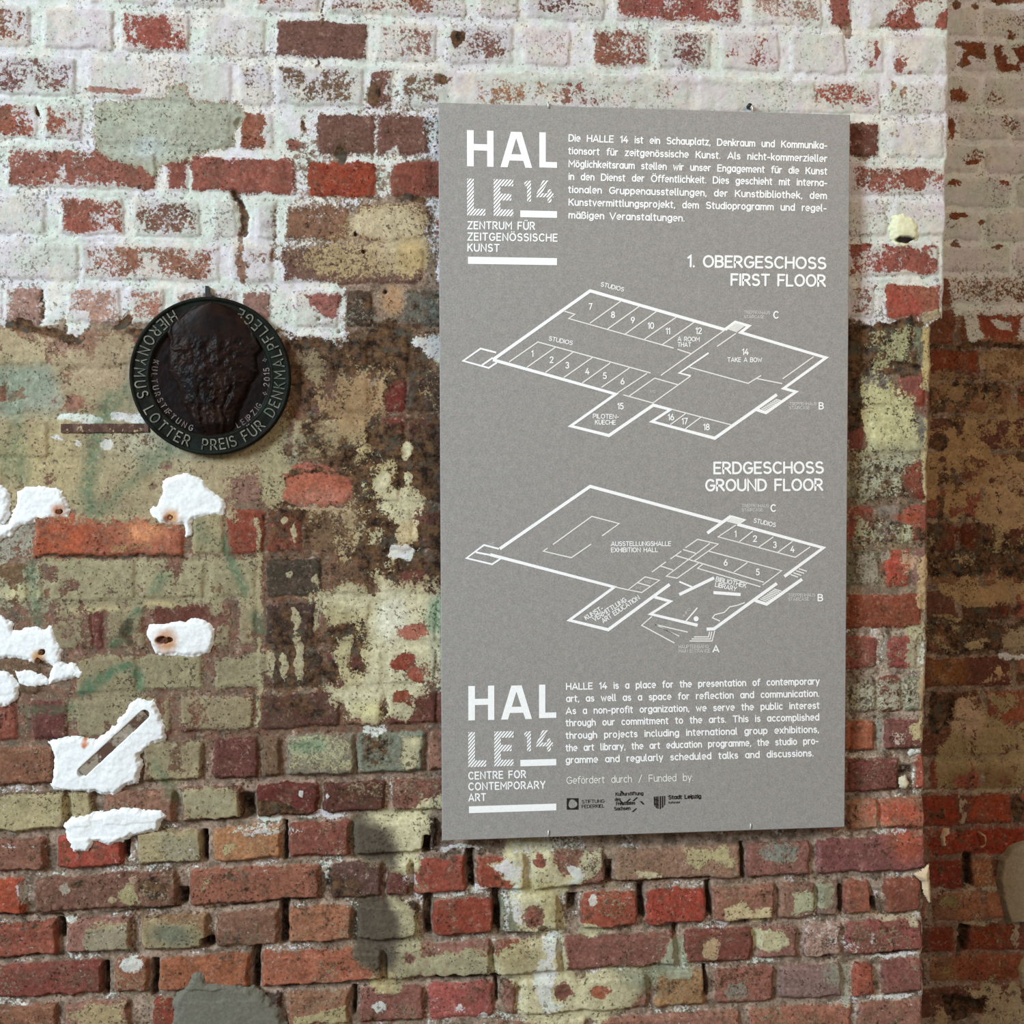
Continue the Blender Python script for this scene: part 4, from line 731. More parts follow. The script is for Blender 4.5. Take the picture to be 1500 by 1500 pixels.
patch([(-50, 918), (-30, 896), (0, 902), (17, 915), (20, 925), (40, 920), (68, 920), (76, 918), (84, 935), (90, 952), (85, 968), (100, 974), (118, 986), (108, 996), (90, 998), (72, 1002), (72, 990), (76, 975), (68, 967), (50, 972), (20, 963), (0, 964), (-34, 962), (-52, 944)],
      parent=wall, seed=5, rust=[(57, 962, 16, (190, 138, 72))], holes=[(61, 955, 5, 4, 5), (57, 968, 4, 4, 5)])
patch([(-48, 1006), (-26, 982), (5, 982), (22, 990), (30, 1008), (26, 1024), (10, 1034), (-28, 1038)], parent=wall, seed=6)
patch([(22, 982), (45, 980), (70, 996), (72, 1004), (40, 1006), (28, 1000)], parent=wall, seed=16, thick=2.5)
patch([(94, 974), (108, 972), (122, 985), (118, 994), (98, 992)], parent=wall, seed=17, thick=3)
big = patch([(80, 1110), (72, 1090), (85, 1082), (115, 1080), (140, 1083), (160, 1070), (180, 1045), (190, 1030), (200, 1024), (225, 1025), (235, 1045), (243, 1065), (240, 1085), (222, 1092), (205, 1105), (206, 1130), (202, 1148), (180, 1154),
       (165, 1164), (140, 1160), (100, 1160), (78, 1156), (74, 1148), (80, 1130)], parent=wall, seed=7, thick=6, rust=[(125, 1090, 8, (196, 110, 50)), (125, 1082, 6, (196, 110, 50))], groove=[(122, 1130, 213, 1046, 13)])
patch([(92, 1210), (105, 1198), (150, 1190), (178, 1182), (210, 1185), (238, 1184), (245, 1198), (234, 1206), (230, 1218), (195, 1224), (175, 1235), (155, 1238), (138, 1230), (133, 1240), (128, 1248), (106, 1248), (100, 1230)], parent=wall, seed=8, thick=6)
patch([(1303, 332), (1308, 318), (1322, 312), (1338, 318), (1346, 334), (1344, 352), (1330, 361), (1312, 359), (1303, 346)], parent=wall, seed=9, thick=6, col=(222, 222, 188), rim=10, holes=[(1325, 351, 15, 5, 4)])
patch([(1341, 1282), (1352, 1276), (1362, 1268), (1363, 1322), (1357, 1312), (1352, 1292)], parent=wall, seed=10, thick=5, col=(206, 184, 152), jit=4)
patch([(1319, 1140), (1328, 1138), (1333, 1148), (1328, 1156), (1320, 1154)], parent=wall, seed=11, thick=4, col=(206, 196, 170), jit=3, rim=4)
# cement dabs
patch([(252, 1510), (254, 1462), (262, 1448), (274, 1438), (280, 1422), (290, 1417), (300, 1424), (304, 1437), (340, 1438), (380, 1450), (405, 1470), (424, 1510)], parent=wall, seed=12, thick=7, mat=M_CEM, col=(112, 110, 98), name='cement_patch', rim=10)
patch([(1459, 1288), (1464, 1258), (1476, 1240), (1500, 1232), (1560, 1236), (1570, 1344), (1500, 1350), (1476, 1350), (1466, 1322)], parent=far, pnt=Fw, y0=DEPTH, seed=13, thick=14, mat=M_CEM, col=(150, 136, 112), name='cement_patch', jit=5, rim=4)
patch([(1490, 1420), (1500, 1400), (1540, 1400), (1540, 1450), (1496, 1448)], parent=far, pnt=Fw, y0=DEPTH, seed=14, thick=9, mat=M_CEM, col=(160, 138, 104), name='cement_patch', jit=5, rim=4)
# ------------------------------------------------------------------ simple materials
def flat_mat(name, col, rough=.6, metal=0.0, noise=None, spec=.4, sc_=200):
    q = NT(name); q.b.inputs['Roughness'].default_value = rough; q.b.inputs['Metallic'].default_value = metal; q.b.inputs['Specular IOR Level'].default_value = spec
    co = q.n('ShaderNodeTexCoord').outputs['Object']; a = noise or (.94, 1.05)
    g = q.remap(q.noise(co, sc_, 4, .65, 1.7), .3, .7, a[0], a[1], sm=False)
    q.l(q.mix(1.0, lin4(col), g, 'MULTIPLY'), q.b.inputs['Base Color'])
    return q.m
def board_mat():
    q = NT('grey_board'); co = q.n('ShaderNodeTexCoord').outputs['Object']
    g = q.math('MULTIPLY', q.remap(q.noise(co, 420, 3, .75, 1.7), .3, .7, .76, 1.22, sm=False), q.remap(q.noise(co, 90, 3, .6, 4.7), .3, .7, .93, 1.07, sm=False))
    c = q.mix(q.remap(q.noise(co, 120, 3, .6, 8.0), .35, .65), lin4((155, 150, 147)), lin4((148, 148, 146)))
    q.l(q.mix(1.0, c, g, 'MULTIPLY'), q.b.inputs['Base Color']); q.b.inputs['Roughness'].default_value = .62; q.b.inputs['Specular IOR Level'].default_value = .25
    return q.m
M_BOARD = board_mat()
M_INK = flat_mat('white_print', (248, 250, 252), .6, spec=.2)
M_PALE = flat_mat('thin_white_print', (234, 234, 230), .6, spec=.2)
M_FAINT = flat_mat('faint_white_print', (214, 213, 210), .6, spec=.2)
M_BLACK = flat_mat('black_print', (40, 34, 34), .6, spec=.2)

# ------------------------------------------------------------------ stroke lettering (rounded sans with a round a)
def arc(cx, cy, rx, ry, a0, a1, n=None):
    n = n or max(3, int(abs(a1 - a0) / 26))
    return [(cx + rx * math.cos(math.radians(a0 + (a1 - a0) * i / n)), cy + ry * math.sin(math.radians(a0 + (a1 - a0) * i / n))) for i in range(n + 1)]
XH = .73
G_ = {}
def g(ch, adv, *st): G_[ch] = (adv, st)
g('A', .72, [(0, 0), (.36, 1), (.72, 0)], [(.11, .28), (.61, .28)])
g('B', .56, [(0, .53), (0, 1)] + [(.28, 1)] + arc(.30, .765, .22, .235, 90, -90) + [(0, .53)], [(0, .53), (0, 0), (.30, 0)] + arc(.30, .265, .26, .265, -90, 90))
g('C', .64, arc(.36, .5, .36, .5, 48, 312, 12))
g('D', .64, [(0, 0), (0, 1), (.26, 1)] + arc(.26, .5, .38, .5, 90, -90, 8) + [(0, 0)])
g('E', .50, [(.50, 1), (0, 1), (0, 0), (.50, 0)], [(0, .52), (.44, .52)])
g('F', .50, [(.50, 1), (0, 1), (0, 0)], [(0, .50), (.44, .50)])
g('G', .68, arc(.36, .5, .36, .5, 48, 330, 12) + [(.68, .46), (.40, .46)])
g('H', .62, [(0, 0), (0, 1)], [(.62, 0), (.62, 1)], [(0, .52), (.62, .52)])
g('I', .02, [(.01, 0), (.01, 1)])
g('J', .40, [(.40, 1), (.40, .25)] + arc(.20, .25, .20, .25, 0, -160, 6))
g('K', .58, [(0, 0), (0, 1)], [(.55, 1), (.02, .42)], [(.18, .60), (.58, 0)])
g('L', .48, [(0, 1), (0, 0), (.48, 0)])
g('M', .76, [(0, 0), (0, 1), (.38, .38), (.76, 1), (.76, 0)])
g('N', .64, [(0, 0), (0, 1), (.64, 0), (.64, 1)])
g('O', .74, arc(.37, .5, .37, .5, 0, 360, 16))
g('P', .54, [(0, 0), (0, 1), (.28, 1)] + arc(.28, .72, .26, .28, 90, -90) + [(0, .44)])
g('R', .58, [(0, 0), (0, 1), (.28, 1)] + arc(.28, .73, .26, .27, 90, -90) + [(0, .46)], [(.26, .46), (.58, 0)])
g('S', .56, arc(.28, .755, .25, .245, 35, 235, 8) + arc(.28, .265, .28, .265, 70, -145, 9))
g('T', .60, [(0, 1), (.60, 1)], [(.30, 1), (.30, 0)])
g('U', .62, [(0, 1), (0, .32)] + arc(.31, .32, .31, .32, 180, 360, 8) + [(.62, 1)])
g('V', .68, [(0, 1), (.34, 0), (.68, 1)])
g('W', .94, [(0, 1), (.24, 0), (.47, .8), (.70, 0), (.94, 1)])
g('X', .60, [(0, 0), (.6, 1)], [(0, 1), (.6, 0)])
g('Y', .62, [(0, 1), (.31, .45), (.62, 1)], [(.31, .45), (.31, 0)])
g('Z', .58, [(0, 1), (.58, 1), (0, 0), (.58, 0)])
for a, b in (('Ä', 'A'), ('Ö', 'O'), ('Ü', 'U')):
    adv = G_[b][0]; G_[a] = (adv, G_[b][1] + ([(adv * .30, 1.24), (adv * .30, 1.26)], [(adv * .70, 1.24), (adv * .70, 1.26)]))
hx = XH / 2
g('a', .46, arc(.23, hx, .23, hx, 0, 360, 12), [(.46, 0), (.46, XH)])
g('b', .46, [(0, 0), (0, 1.06)], arc(.23, hx, .23, hx, 0, 360, 12))
g('c', .40, arc(.23, hx, .23, hx, 50, 310, 9))
g('d', .46, [(.46, 0), (.46, 1.06)], arc(.23, hx, .23, hx, 0, 360, 12))
g('e', .46, [(.02, hx), (.46, hx)] + arc(.23, hx, .23, hx, 0, 298, 11))
g('f', .28, arc(.30, .84, .20, .22, 80, 180, 4) + [(.10, 0)], [(-.02, XH), (.28, XH)])
g('g', .46, arc(.23, hx, .23, hx, 0, 360, 12), [(.46, XH), (.46, -.08)] + arc(.23, -.08, .23, .20, 0, -150, 6))
g('h', .42, [(0, 0), (0, 1.06)], arc(.21, .42, .21, .28, 180, 0, 7) + [(.42, 0)])
g('i', .02, [(.01, 0), (.01, XH)], [(.01, .98), (.01, 1.0)])
g('j', .10, [(.09, XH), (.09, -.10)] + arc(-.03, -.10, .12, .16, 0, -90, 4), [(.09, .98), (.09, 1.0)])
g('k', .40, [(0, 0), (0, 1.06)], [(.38, XH), (.02, .28)], [(.14, .40), (.40, 0)])
g('l', .10, [(0, 1.06), (0, .12)] + arc(.12, .12, .12, .12, 180, 260, 3))
g('m', .70, [(0, 0), (0, XH)], arc(.175, .48, .175, .22, 180, 0, 6) + [(.35, 0)], arc(.525, .48, .175, .22, 180, 0, 6) + [(.70, 0)])
g('n', .42, [(0, 0), (0, XH)], arc(.21, .42, .21, .28, 180, 0, 7) + [(.42, 0)])
g('o', .46, arc(.23, hx, .23, hx, 0, 360, 12))
g('p', .46, [(0, -.28), (0, XH)], arc(.23, hx, .23, hx, 0, 360, 12))
g('q', .46, [(.46, -.28), (.46, XH)], arc(.23, hx, .23, hx, 0, 360, 12))
g('r', .26, [(0, 0), (0, XH)], arc(.22, .44, .22, .26, 180, 80, 4))
g('s', .36, arc(.18, .525, .165, .175, 35, 235, 6) + arc(.18, .185, .18, .185, 70, -145, 7))
g('t', .28, [(.10, .94), (.10, .16)] + arc(.24, .16, .14, .16, 180, 270, 4), [(-.02, XH), (.28, XH)])
g('u', .42, [(0, XH), (0, .26)] + arc(.21, .26, .21, .26, 180, 360, 7) + [(.42, XH)], [(.42, .26), (.42, 0)])
g('v', .44, [(0, XH), (.22, 0), (.44, XH)])
g('w', .66, [(0, XH), (.17, 0), (.33, XH * .85), (.49, 0), (.66, XH)])
g('x', .42, [(0, XH), (.42, 0)], [(0, 0), (.42, XH)])
g('y', .44, [(0, XH), (.22, .02)], [(.44, XH), (.12, -.28)])
g('z', .38, [(0, XH), (.38, XH), (0, 0), (.38, 0)])
for a, b in (('ä', 'a'), ('ö', 'o'), ('ü', 'u')):
    G_[a] = (G_[b][0], G_[b][1] + ([(.11, .97), (.11, .99)], [(.33, .97), (.33, .99)]))
g('ß', .48, [(0, 0), (0, .80)] + arc(.20, .80, .20, .22, 180, 0, 6) + [(.24, .56)] + arc(.22, .28, .26, .28, 80, -100, 7))
g('0', .56, arc(.28, .5, .28, .5, 0, 360, 14)); g('1', .22, [(0, .80), (.20, 1), (.20, 0)])
g('2', .52, arc(.26, .74, .26, .26, 170, -35, 8) + [(0, 0), (.52, 0)])
g('3', .52, arc(.25, .76, .23, .24, 150, -70, 7) , arc(.25, .27, .27, .27, 80, -150, 8))
g('4', .58, [(.36, 1), (0, .30), (.58, .30)], [(.42, .55), (.42, 0)])
g('5', .52, [(.48, 1), (.10, 1), (.05, .58)] + arc(.25, .31, .27, .31, 120, -150, 9))
g('6', .54, [(.36, 1), (.06, .48)], arc(.27, .29, .27, .29, 0, 360, 12)); g('7', .50, [(0, 1), (.50, 1), (.16, 0)])
g('8', .54, arc(.27, .76, .22, .24, 0, 360, 10), arc(.27, .26, .27, .26, 0, 360, 10)); g('9', .54, [(.18, 0), (.48, .52)], arc(.27, .71, .27, .29, 0, 360, 12))
g('.', .02, [(.01, 0), (.01, .02)]); g(',', .04, [(.03, .02), (.0, -.14)]); g('-', .30, [(0, .38), (.30, .38)]); g('/', .40, [(0, -.10), (.40, 1.05)]); g(':', .02, [(.01, 0), (.01, .02)], [(.01, .55), (.01, .57)])
g('✦', .5, [(.25, .05), (.25, .75)], [(0, .4), (.5, .4)])

class Ink:
    """collects flat print (ribbons, quads) given in some 2-D frame and maps it onto a surface"""
    def __init__(s, mp, lift=0.0): s.v = []; s.f = []; s.k = 0; s.lv = []; s.mp = mp; s.lift = lift
    def poly(s, pts):
        i = len(s.v); s.v += [tuple(p) for p in pts]; s.k += 1; s.lv += [s.k] * len(pts); s.f.append(list(range(i, i + len(pts))))
    def line(s, pts, wd, cap=True, closed=False):
        P = [np.array(p, float) for p in pts]
        P = [p for i, p in enumerate(P) if i == 0 or np.hypot(*(p - P[i - 1])) > 1e-6]
        if len(P) < 2: return
        r = wd / 2; n = len(P); left = []; right = []
        loop = np.hypot(*(P[0] - P[-1])) < 1e-6
        for i in range(n):
            a = P[i] - P[i - 1] if i > 0 else (P[-1] - P[-2] if loop else P[1] - P[0])
            b = P[i + 1] - P[i] if i < n - 1 else (P[1] - P[0] if loop else P[-1] - P[-2])
            a = a / np.hypot(*a); b = b / np.hypot(*b); na = np.array((-a[1], a[0])); nb = np.array((-b[1], b[0]))
            m = na + nb; L_ = np.hypot(*m)
            m = na if L_ < .25 else m / L_
            k = 1 / max(.5, float(np.dot(m, na)))
            left.append(P[i] + m * r * k); right.append(P[i] - m * r * k)
        i0 = len(s.v); s.v += [tuple(p) for p in left] + [tuple(p) for p in right]; s.k += 1; s.lv += [s.k] * (2 * n)
        for i in range(n - 1): s.f.append([i0 + i, i0 + i + 1, i0 + n + i + 1, i0 + n + i])
        if cap and not loop:
            for e, dr in ((0, P[0] - P[1]), (n - 1, P[-1] - P[-2])):
                t = math.atan2(dr[1], dr[0]); c = P[e]
                s.poly([(c[0] + r * math.cos(t + q), c[1] + r * math.sin(t + q)) for q in np.linspace(-math.pi / 2, math.pi / 2, 5)])
    def build(s, name, mat, parent):
        # strokes that cross lie a hair above one another
        V = [s.mp(x, y) for x, y in s.v]
        V = [(p[0], p[1] - (l % 37) * 5e-6, p[2]) for p, l in zip(V, s.lv)]
        return mesh_obj(name, V, s.f, mat, parent)
TRK = .20
def text_w(t, trk, sp): return sum((sp if c == ' ' else G_[c][0]) + trk for c in t) - trk
def lay(ink, t, a, b, cap, wd=.17, trk=TRK, just=True):
    """text from baseline point a to baseline point b (same frame as ink, y down), capital height cap"""
    a = np.array(a, float); b = np.array(b, float); Lw = np.hypot(*(b - a)); d = (b - a) / Lw; up = np.array((d[1], -d[0]))
    fit = 1.0; sp = .34
    nsp = t.count(' '); w0 = text_w(t, trk, sp) * cap
    if nsp >= 3 and just:
        sp2 = sp + (Lw - w0) / cap / nsp
        if sp2 < .22: fit = Lw / (text_w(t, trk, .24) * cap); sp = .24
        elif sp2 > .75: fit = Lw / (text_w(t, trk, .62) * cap); sp = .62
        else: sp = sp2
    else: fit = Lw / w0
    x = 0.0
    for c in t:
        if c == ' ': x += (sp + trk) * cap * fit; continue
        adv, st = G_[c]
        for pl in st: ink.line([a + d * (x + px * cap * fit) + up * py * cap for px, py in pl], wd * cap)
        x += (adv + trk) * cap * fit
def clip(P, ax, ay, c):      # keep ax*x+ay*y<=c
    o = []
    for (p, q) in zip(P, P[1:] + P[:1]):
        dp = ax * p[0] + ay * p[1] - c; dq = ax * q[0] + ay * q[1] - c
        if dp <= 0: o.append(p)
        if (dp < 0 < dq) or (dq < 0 < dp): t = dp / (dp - dq); o.append((p[0] + (q[0] - p[0]) * t, p[1] + (q[1] - p[1]) * t))
    return o

# ------------------------------------------------------------------ the information panel
YS = -0.030                                   # front face of the board
TL, TRc, BRc, BL = [pt(*p, YS) for p in ((645, 150), (1248, 168), (1235, 1212), (645, 1232))]
sx0 = (TL[0] + BL[0]) / 2; sx1 = (TRc[0] + BRc[0]) / 2; sz1 = (TL[2] + TRc[2]) / 2; sz0 = (BL[2] + BRc[2]) / 2
sign = empty('information_panel', (sx0, YS, sz0)); tag(sign, 'large grey printed panel with two white floor plans hanging on the brick wall', 'sign')
def inkmap(lift):
    def f(x, y):
        p = pt(x, y, YS - lift); return (p[0] - sx0, -lift, p[2] - sz0)
    return f
W_, H_ = sx1 - sx0, sz1 - sz0; th = .010; bv = .0012
v = []; f = []
for (y, e) in ((0, bv), (bv, 0), (th, 0)):
    v += [(e, y, e), (W_ - e, y, e), (W_ - e, y, H_ - e), (e, y, H_ - e)]
f = [[0, 1, 2, 3], [11, 10, 9, 8]]
for k in (0, 4):
    for i in range(4): f.append([k + (i + 1) % 4, k + i, k + 4 + i, k + 4 + (i + 1) % 4])
board = mesh_obj('board', v, f, M_BOARD, sign)
LIFT = .0004
def ink(): return Ink(inkmap(LIFT))

def logo(q4, name):
    (ax, ay), (bx, by), (cx, cy), (dx, dy) = q4      # TL TR BL BR
    def m(x, y):
        u, t = x / 132.0, y / 196.0
        return ((ax * (1 - u) + bx * u) * (1 - t) + (cx * (1 - u) + dx * u) * t, (ay * (1 - u) + by * u) * (1 - t) + (cy * (1 - u) + dy * u) * t)
    I = ink(); 
    def P(*pts): I.poly([m(*p) for p in pts])
    def R(x0, y0, x1, y1): P((x0, y0), (x1, y0), (x1, y1), (x0, y1))
    R(0, 0, 10, 53); R(29.5, 0, 39, 53); R(10, 20, 29.5, 29.5)
    P((64.5, .5), (80, .5), (80, 8), (72.2, 10), (59.5, 53), (49, 53)); P((72.2, 10), (80, .5), (95.5, 53), (85.5, 53)); P((61.5, 33.5), (83, 33.5), (85.5, 43), (59, 43))
    R(106, 0, 115.5, 52); R(115.5, 43.5, 132, 52)
    I.build('title_lettering', M_INK, sign)
    for r in ((78, 116, 132, 126), (1, 185.5, 132, 196)):
        I = ink(); R(*r); I.build('underline_bar', M_INK, sign)
    Hh = ink()
    def hatch(poly, pitch, wd, ang=50):
        a = math.radians(ang); nx, ny = math.sin(a), math.cos(a)        # stripes rise to the right
        cs = [nx * p[0] + ny * p[1] for p in poly]
        k = math.floor(min(cs) / pitch)
        while k * pitch < max(cs):
            q = clip(clip(list(poly), nx, ny, k * pitch + wd), -nx, -ny, -k * pitch)
            if len(q) > 2: Hh.poly([m(*p) for p in q])
            k += 1
    r4 = lambda x0, y0, x1, y1: [(x0, y0), (x1, y0), (x1, y1), (x0, y1)]
    pc, wd = 3.75, 2.35
    for rc in (r4(0, 71, 10, 125), r4(10, 115, 27, 125), r4(39, 71, 49, 125), r4(49, 71, 68, 81), r4(49, 92, 65, 102), r4(49, 115, 68, 125),
               r4(88, 72, 94, 103), [(84, 75), (88, 72), (88, 80), (84, 80)],
               [(111, 71), (120, 71), (108, 93), (102, 97), (102, 91)], r4(104, 90, 127, 96), r4(118, 84, 124, 104)):
        hatch(rc, pc, wd)
    Hh.build('hatched_lettering', M_INK, sign)
logo(((684, 190.5), (816, 194.5), (684.5, 386.5), (816, 388.5)), 'top')
logo(((686, 1005), (815, 1002.5), (686, 1191.2), (815, 1187)), 'bottom')
def single(name, t, a, b, cap, mat, parent, wd=.17, trk=TRK):
    I = ink(); lay(I, t, a, b, cap, wd, trk); return I.build(name, mat, parent)
for t, a, b, c in (('ZENTRUM FÜR', (685.5, 335), (783, 336), 10.2), ('ZEITGENÖSSISCHE', (685.5, 351.6), (816, 353.4), 10.2), ('KUNST', (685.5, 367.6), (731, 368.4), 10.2),
                   ('CENTRE FOR', (687, 1141.4), (770, 1138.9), 10), ('CONTEMPORARY', (687, 1157.2), (798.5, 1154.5), 10), ('ART', (687, 1173.3), (711.5, 1172.6), 10)):
    single('subtitle_line', t, a, b, c, M_INK, sign, .19, .29)
I = ink()
for t, a, b in (('Die HALLE 14 ist ein Schauplatz, Denkraum und Kommunika-', (833.5, 206.5), (1211, 217.5)),
                ('tionsort für zeitgenössische Kunst. Als nicht-kommerzieller', (833, 225.4), (1211, 236.8)),
                ('Möglichkeitsraum stellen wir unser Engagement für die Kunst', (833.5, 244.3), (1211, 255.4)),
                ('in den Dienst der Öffentlichkeit. Dies geschieht mit interna-', (833.5, 263), (1211, 272.4)),
                ('tionalen Gruppenausstellungen, der Kunstbibliothek, dem', (833, 282), (1210.5, 291.2)),
                ('Kunstvermittlungsprojekt, dem Studioprogramm und regel-', (833.5, 300.6), (1210, 309.4)),
                ('mäßigen Veranstaltungen.', (833.5, 319.4), (1002, 324))):
    lay(I, t, a, b, 9.1, .205, trk=.21)
I.build('paragraph_text', M_INK, sign)
I = ink()
for t, a, b in (('HALLE 14 is a place for the presentation of contemporary', (830, 1010), (1200, 1002.2)),
                ('art, as well as a space for reflection and communication.', (830, 1027.8), (1199.5, 1020)),
                ('As a non-profit organization, we serve the public interest', (829.5, 1045.8), (1200, 1037.6)),
                ('through our commitment to the arts. This is accomplished', (829.5, 1063.4), (1199.5, 1054.8)),
                ('through projects including international group exhibitions,', (829.5, 1081.8), (1199, 1072.6)),
                ('the art library, the art education programme, the studio pro-', (829.5, 1100), (1198.5, 1089.6)),
                ('gramme and regularly scheduled talks and discussions.', (829.5, 1117.8), (1191, 1107.4))):
    lay(I, t, a, b, 8.8, .205, trk=.21)
I.build('paragraph_text', M_INK, sign)
I = ink(); lay(I, 'Gefördert durch / Funded by:', (830.5, 1148), (1015, 1143.4), 9.6, .12, trk=.17); I.build('funding_note', M_PALE, sign)
for t, a, b in (('1. OBERGESCHOSS', (1008, 390.2), (1209, 393.4)), ('FIRST FLOOR', (1071.5, 417.4), (1208.5, 419)), ('ERDGESCHOSS', (1046.5, 693.4), (1205.5, 692.6)), ('GROUND FLOOR', (1034.5, 718.6), (1204.5, 717.8))):
    single('floor_heading', t, a, b, 15.6, M_INK, sign, .195, .22)

def plan(thick, med, thin, numbers, labels, faint, letters, extra=None, tw=4.6, mw=2.6, nw=1.75):
    I = ink()
    for p in thick: I.line(p, tw, cap=False)
    for p in med: I.line(p, mw, cap=False)
    if extra: extra(I)
    o = I.build('floor_plan', M_INK, sign)
    J = ink()
    for p in thin: J.line(p, nw, cap=False)
    J.build('partition_lines', M_PALE, o)
    for t, x, y in numbers:
        w = text_w(t, .2, .3) * 8.4; single('room_number', t, (x - w / 2, y + 4.2), (x + w / 2, y + 4.2 - w * .006), 8.4, M_INK, o, .18)
    for t, a, b, c in labels: single('room_caption', t, a, b, c, M_INK, o, .18)
    for t, a, b, c in faint: single('stair_caption', t, a, b, c, M_FAINT, o, .16)
    for t, a, b, c in letters: single('stair_letter', t, a, b, c, M_INK, o, .20)
def stairs(a0, a1, b0, b1, n):
    """n treads between edge a0-a1 and edge b0-b1"""
    L_ = lambda p, q, t: (p[0] + (q[0] - p[0]) * t, p[1] + (q[1] - p[1]) * t)
    return [[L_(a0, a1, (i + .5) / n), L_(b0, b1, (i + .5) / n)] for i in range(n)]
plan(
  thick=[[(722, 527), (864.5, 426), (1062, 483)], [(1062, 483), (1077, 472), (1097, 477.5), (1085, 487), (1210, 524), (1148, 569), (1166, 574), (1122, 604.5), (1108, 600)], [(1138, 578), (1047, 642), (955, 617.5), (982, 600), (957, 593.4), (892, 638), (836, 624), (902, 577.3), (722, 527)]],
  med=[[(727, 516.5), (704, 510.6), (678.5, 528.6), (716, 539), (728, 531)], [(706, 535), (722, 524)], [(1038, 517), (995, 546.4), (1012, 550.6)]],
  thin=[[(826, 455.6), (842, 460.4), (833, 466.6), (987, 510)], [(992.4, 511.6), (1012, 518)], [(911, 440), (864, 473.6)], [(937, 448.4), (890, 482)], [(962, 456), (916, 489.4)], [(991, 464.4), (944, 497)], [(1017, 472), (970, 505)],
        [(1061, 484), (968, 550)], [(1078, 488.4), (1050.4, 507.6)], [(1012, 550.6), (957, 590)], [(1010, 538), (1096, 561.6), (1115, 550)], [(1108, 554.4), (1146, 562)], [(1192, 522.4), (1146.4, 555)],
        [(746, 530), (788, 501), (953, 546.4)], [(814, 508.4), (772, 538)], [(840, 515.6), (799, 545.6)], [(868, 523.6), (826, 553)], [(894, 531.6), (853, 561)], [(922, 539), (881, 567.6)], [(948, 547), (904, 576)],
        [(922, 580), (959, 554), (993, 563.6)], [(913, 578.4), (957, 590.5)], [(984, 599.6), (1071, 622.4)], [(1004, 606), (982, 622)], [(1027, 611), (1004, 628)]] + stairs((1065, 482), (1078, 472.5), (1079, 487), (1092, 477), 7) + stairs((1114, 599), (1137, 584), (1122, 602), (1145, 586), 9),
  numbers=[('7', 865, 449), ('8', 898, 461), ('9', 927, 469), ('10', 953.5, 477), ('11', 978.5, 485), ('12', 1023.5, 484.5), ('14', 1092, 515.5), ('1', 780, 518), ('2', 808, 527), ('3', 831, 535), ('4', 860.5, 544), ('5', 886, 550.5), ('6', 912, 558.5), ('15', 909, 595), ('16', 983, 611), ('17', 1003, 617), ('18', 1035, 625.5)],
  labels=[('A ROOM', (993, 499.4), (1024.5, 500), 6), ('THAT', (993, 507.6), (1012, 508), 6), ('TAKE A BOW', (1066, 529.8), (1116, 530.2), 6), ('PILOTEN-', (869, 612.4), (906, 613.4), 6), ('KUECHE', (872, 621.2), (901.5, 622), 6), ('STUDIOS', (880, 419), (913, 427), 5.8), ('STUDIOS', (804, 498.4), (838, 505.4), 5.8)],
  faint=[('TREPPENHAUS', (1090, 459.6), (1128, 460.4), 4.2), ('STAIRCASE', (1090, 466), (1119, 466.4), 4.2), ('TREPPENHAUS', (1156.5, 593.6), (1196, 593.4), 4.2), ('STAIRCASE', (1156.5, 599.6), (1186, 599.4), 4.2), ('WC', (952, 575), (960, 575.4), 3.4)],
  letters=[('C', (1133.5, 466), (1140, 466), 9.6), ('B', (1200, 599), (1206, 599), 9)])
def gext(I):
    I.poly([(1019.7 + 3.8 * math.cos(t), 906.4 + 3.8 * math.sin(t)) for t in np.linspace(0, 2 * math.pi, 14)[:-1]])
    I.line([(1005, 909.6), (1021, 891)], 2.0)
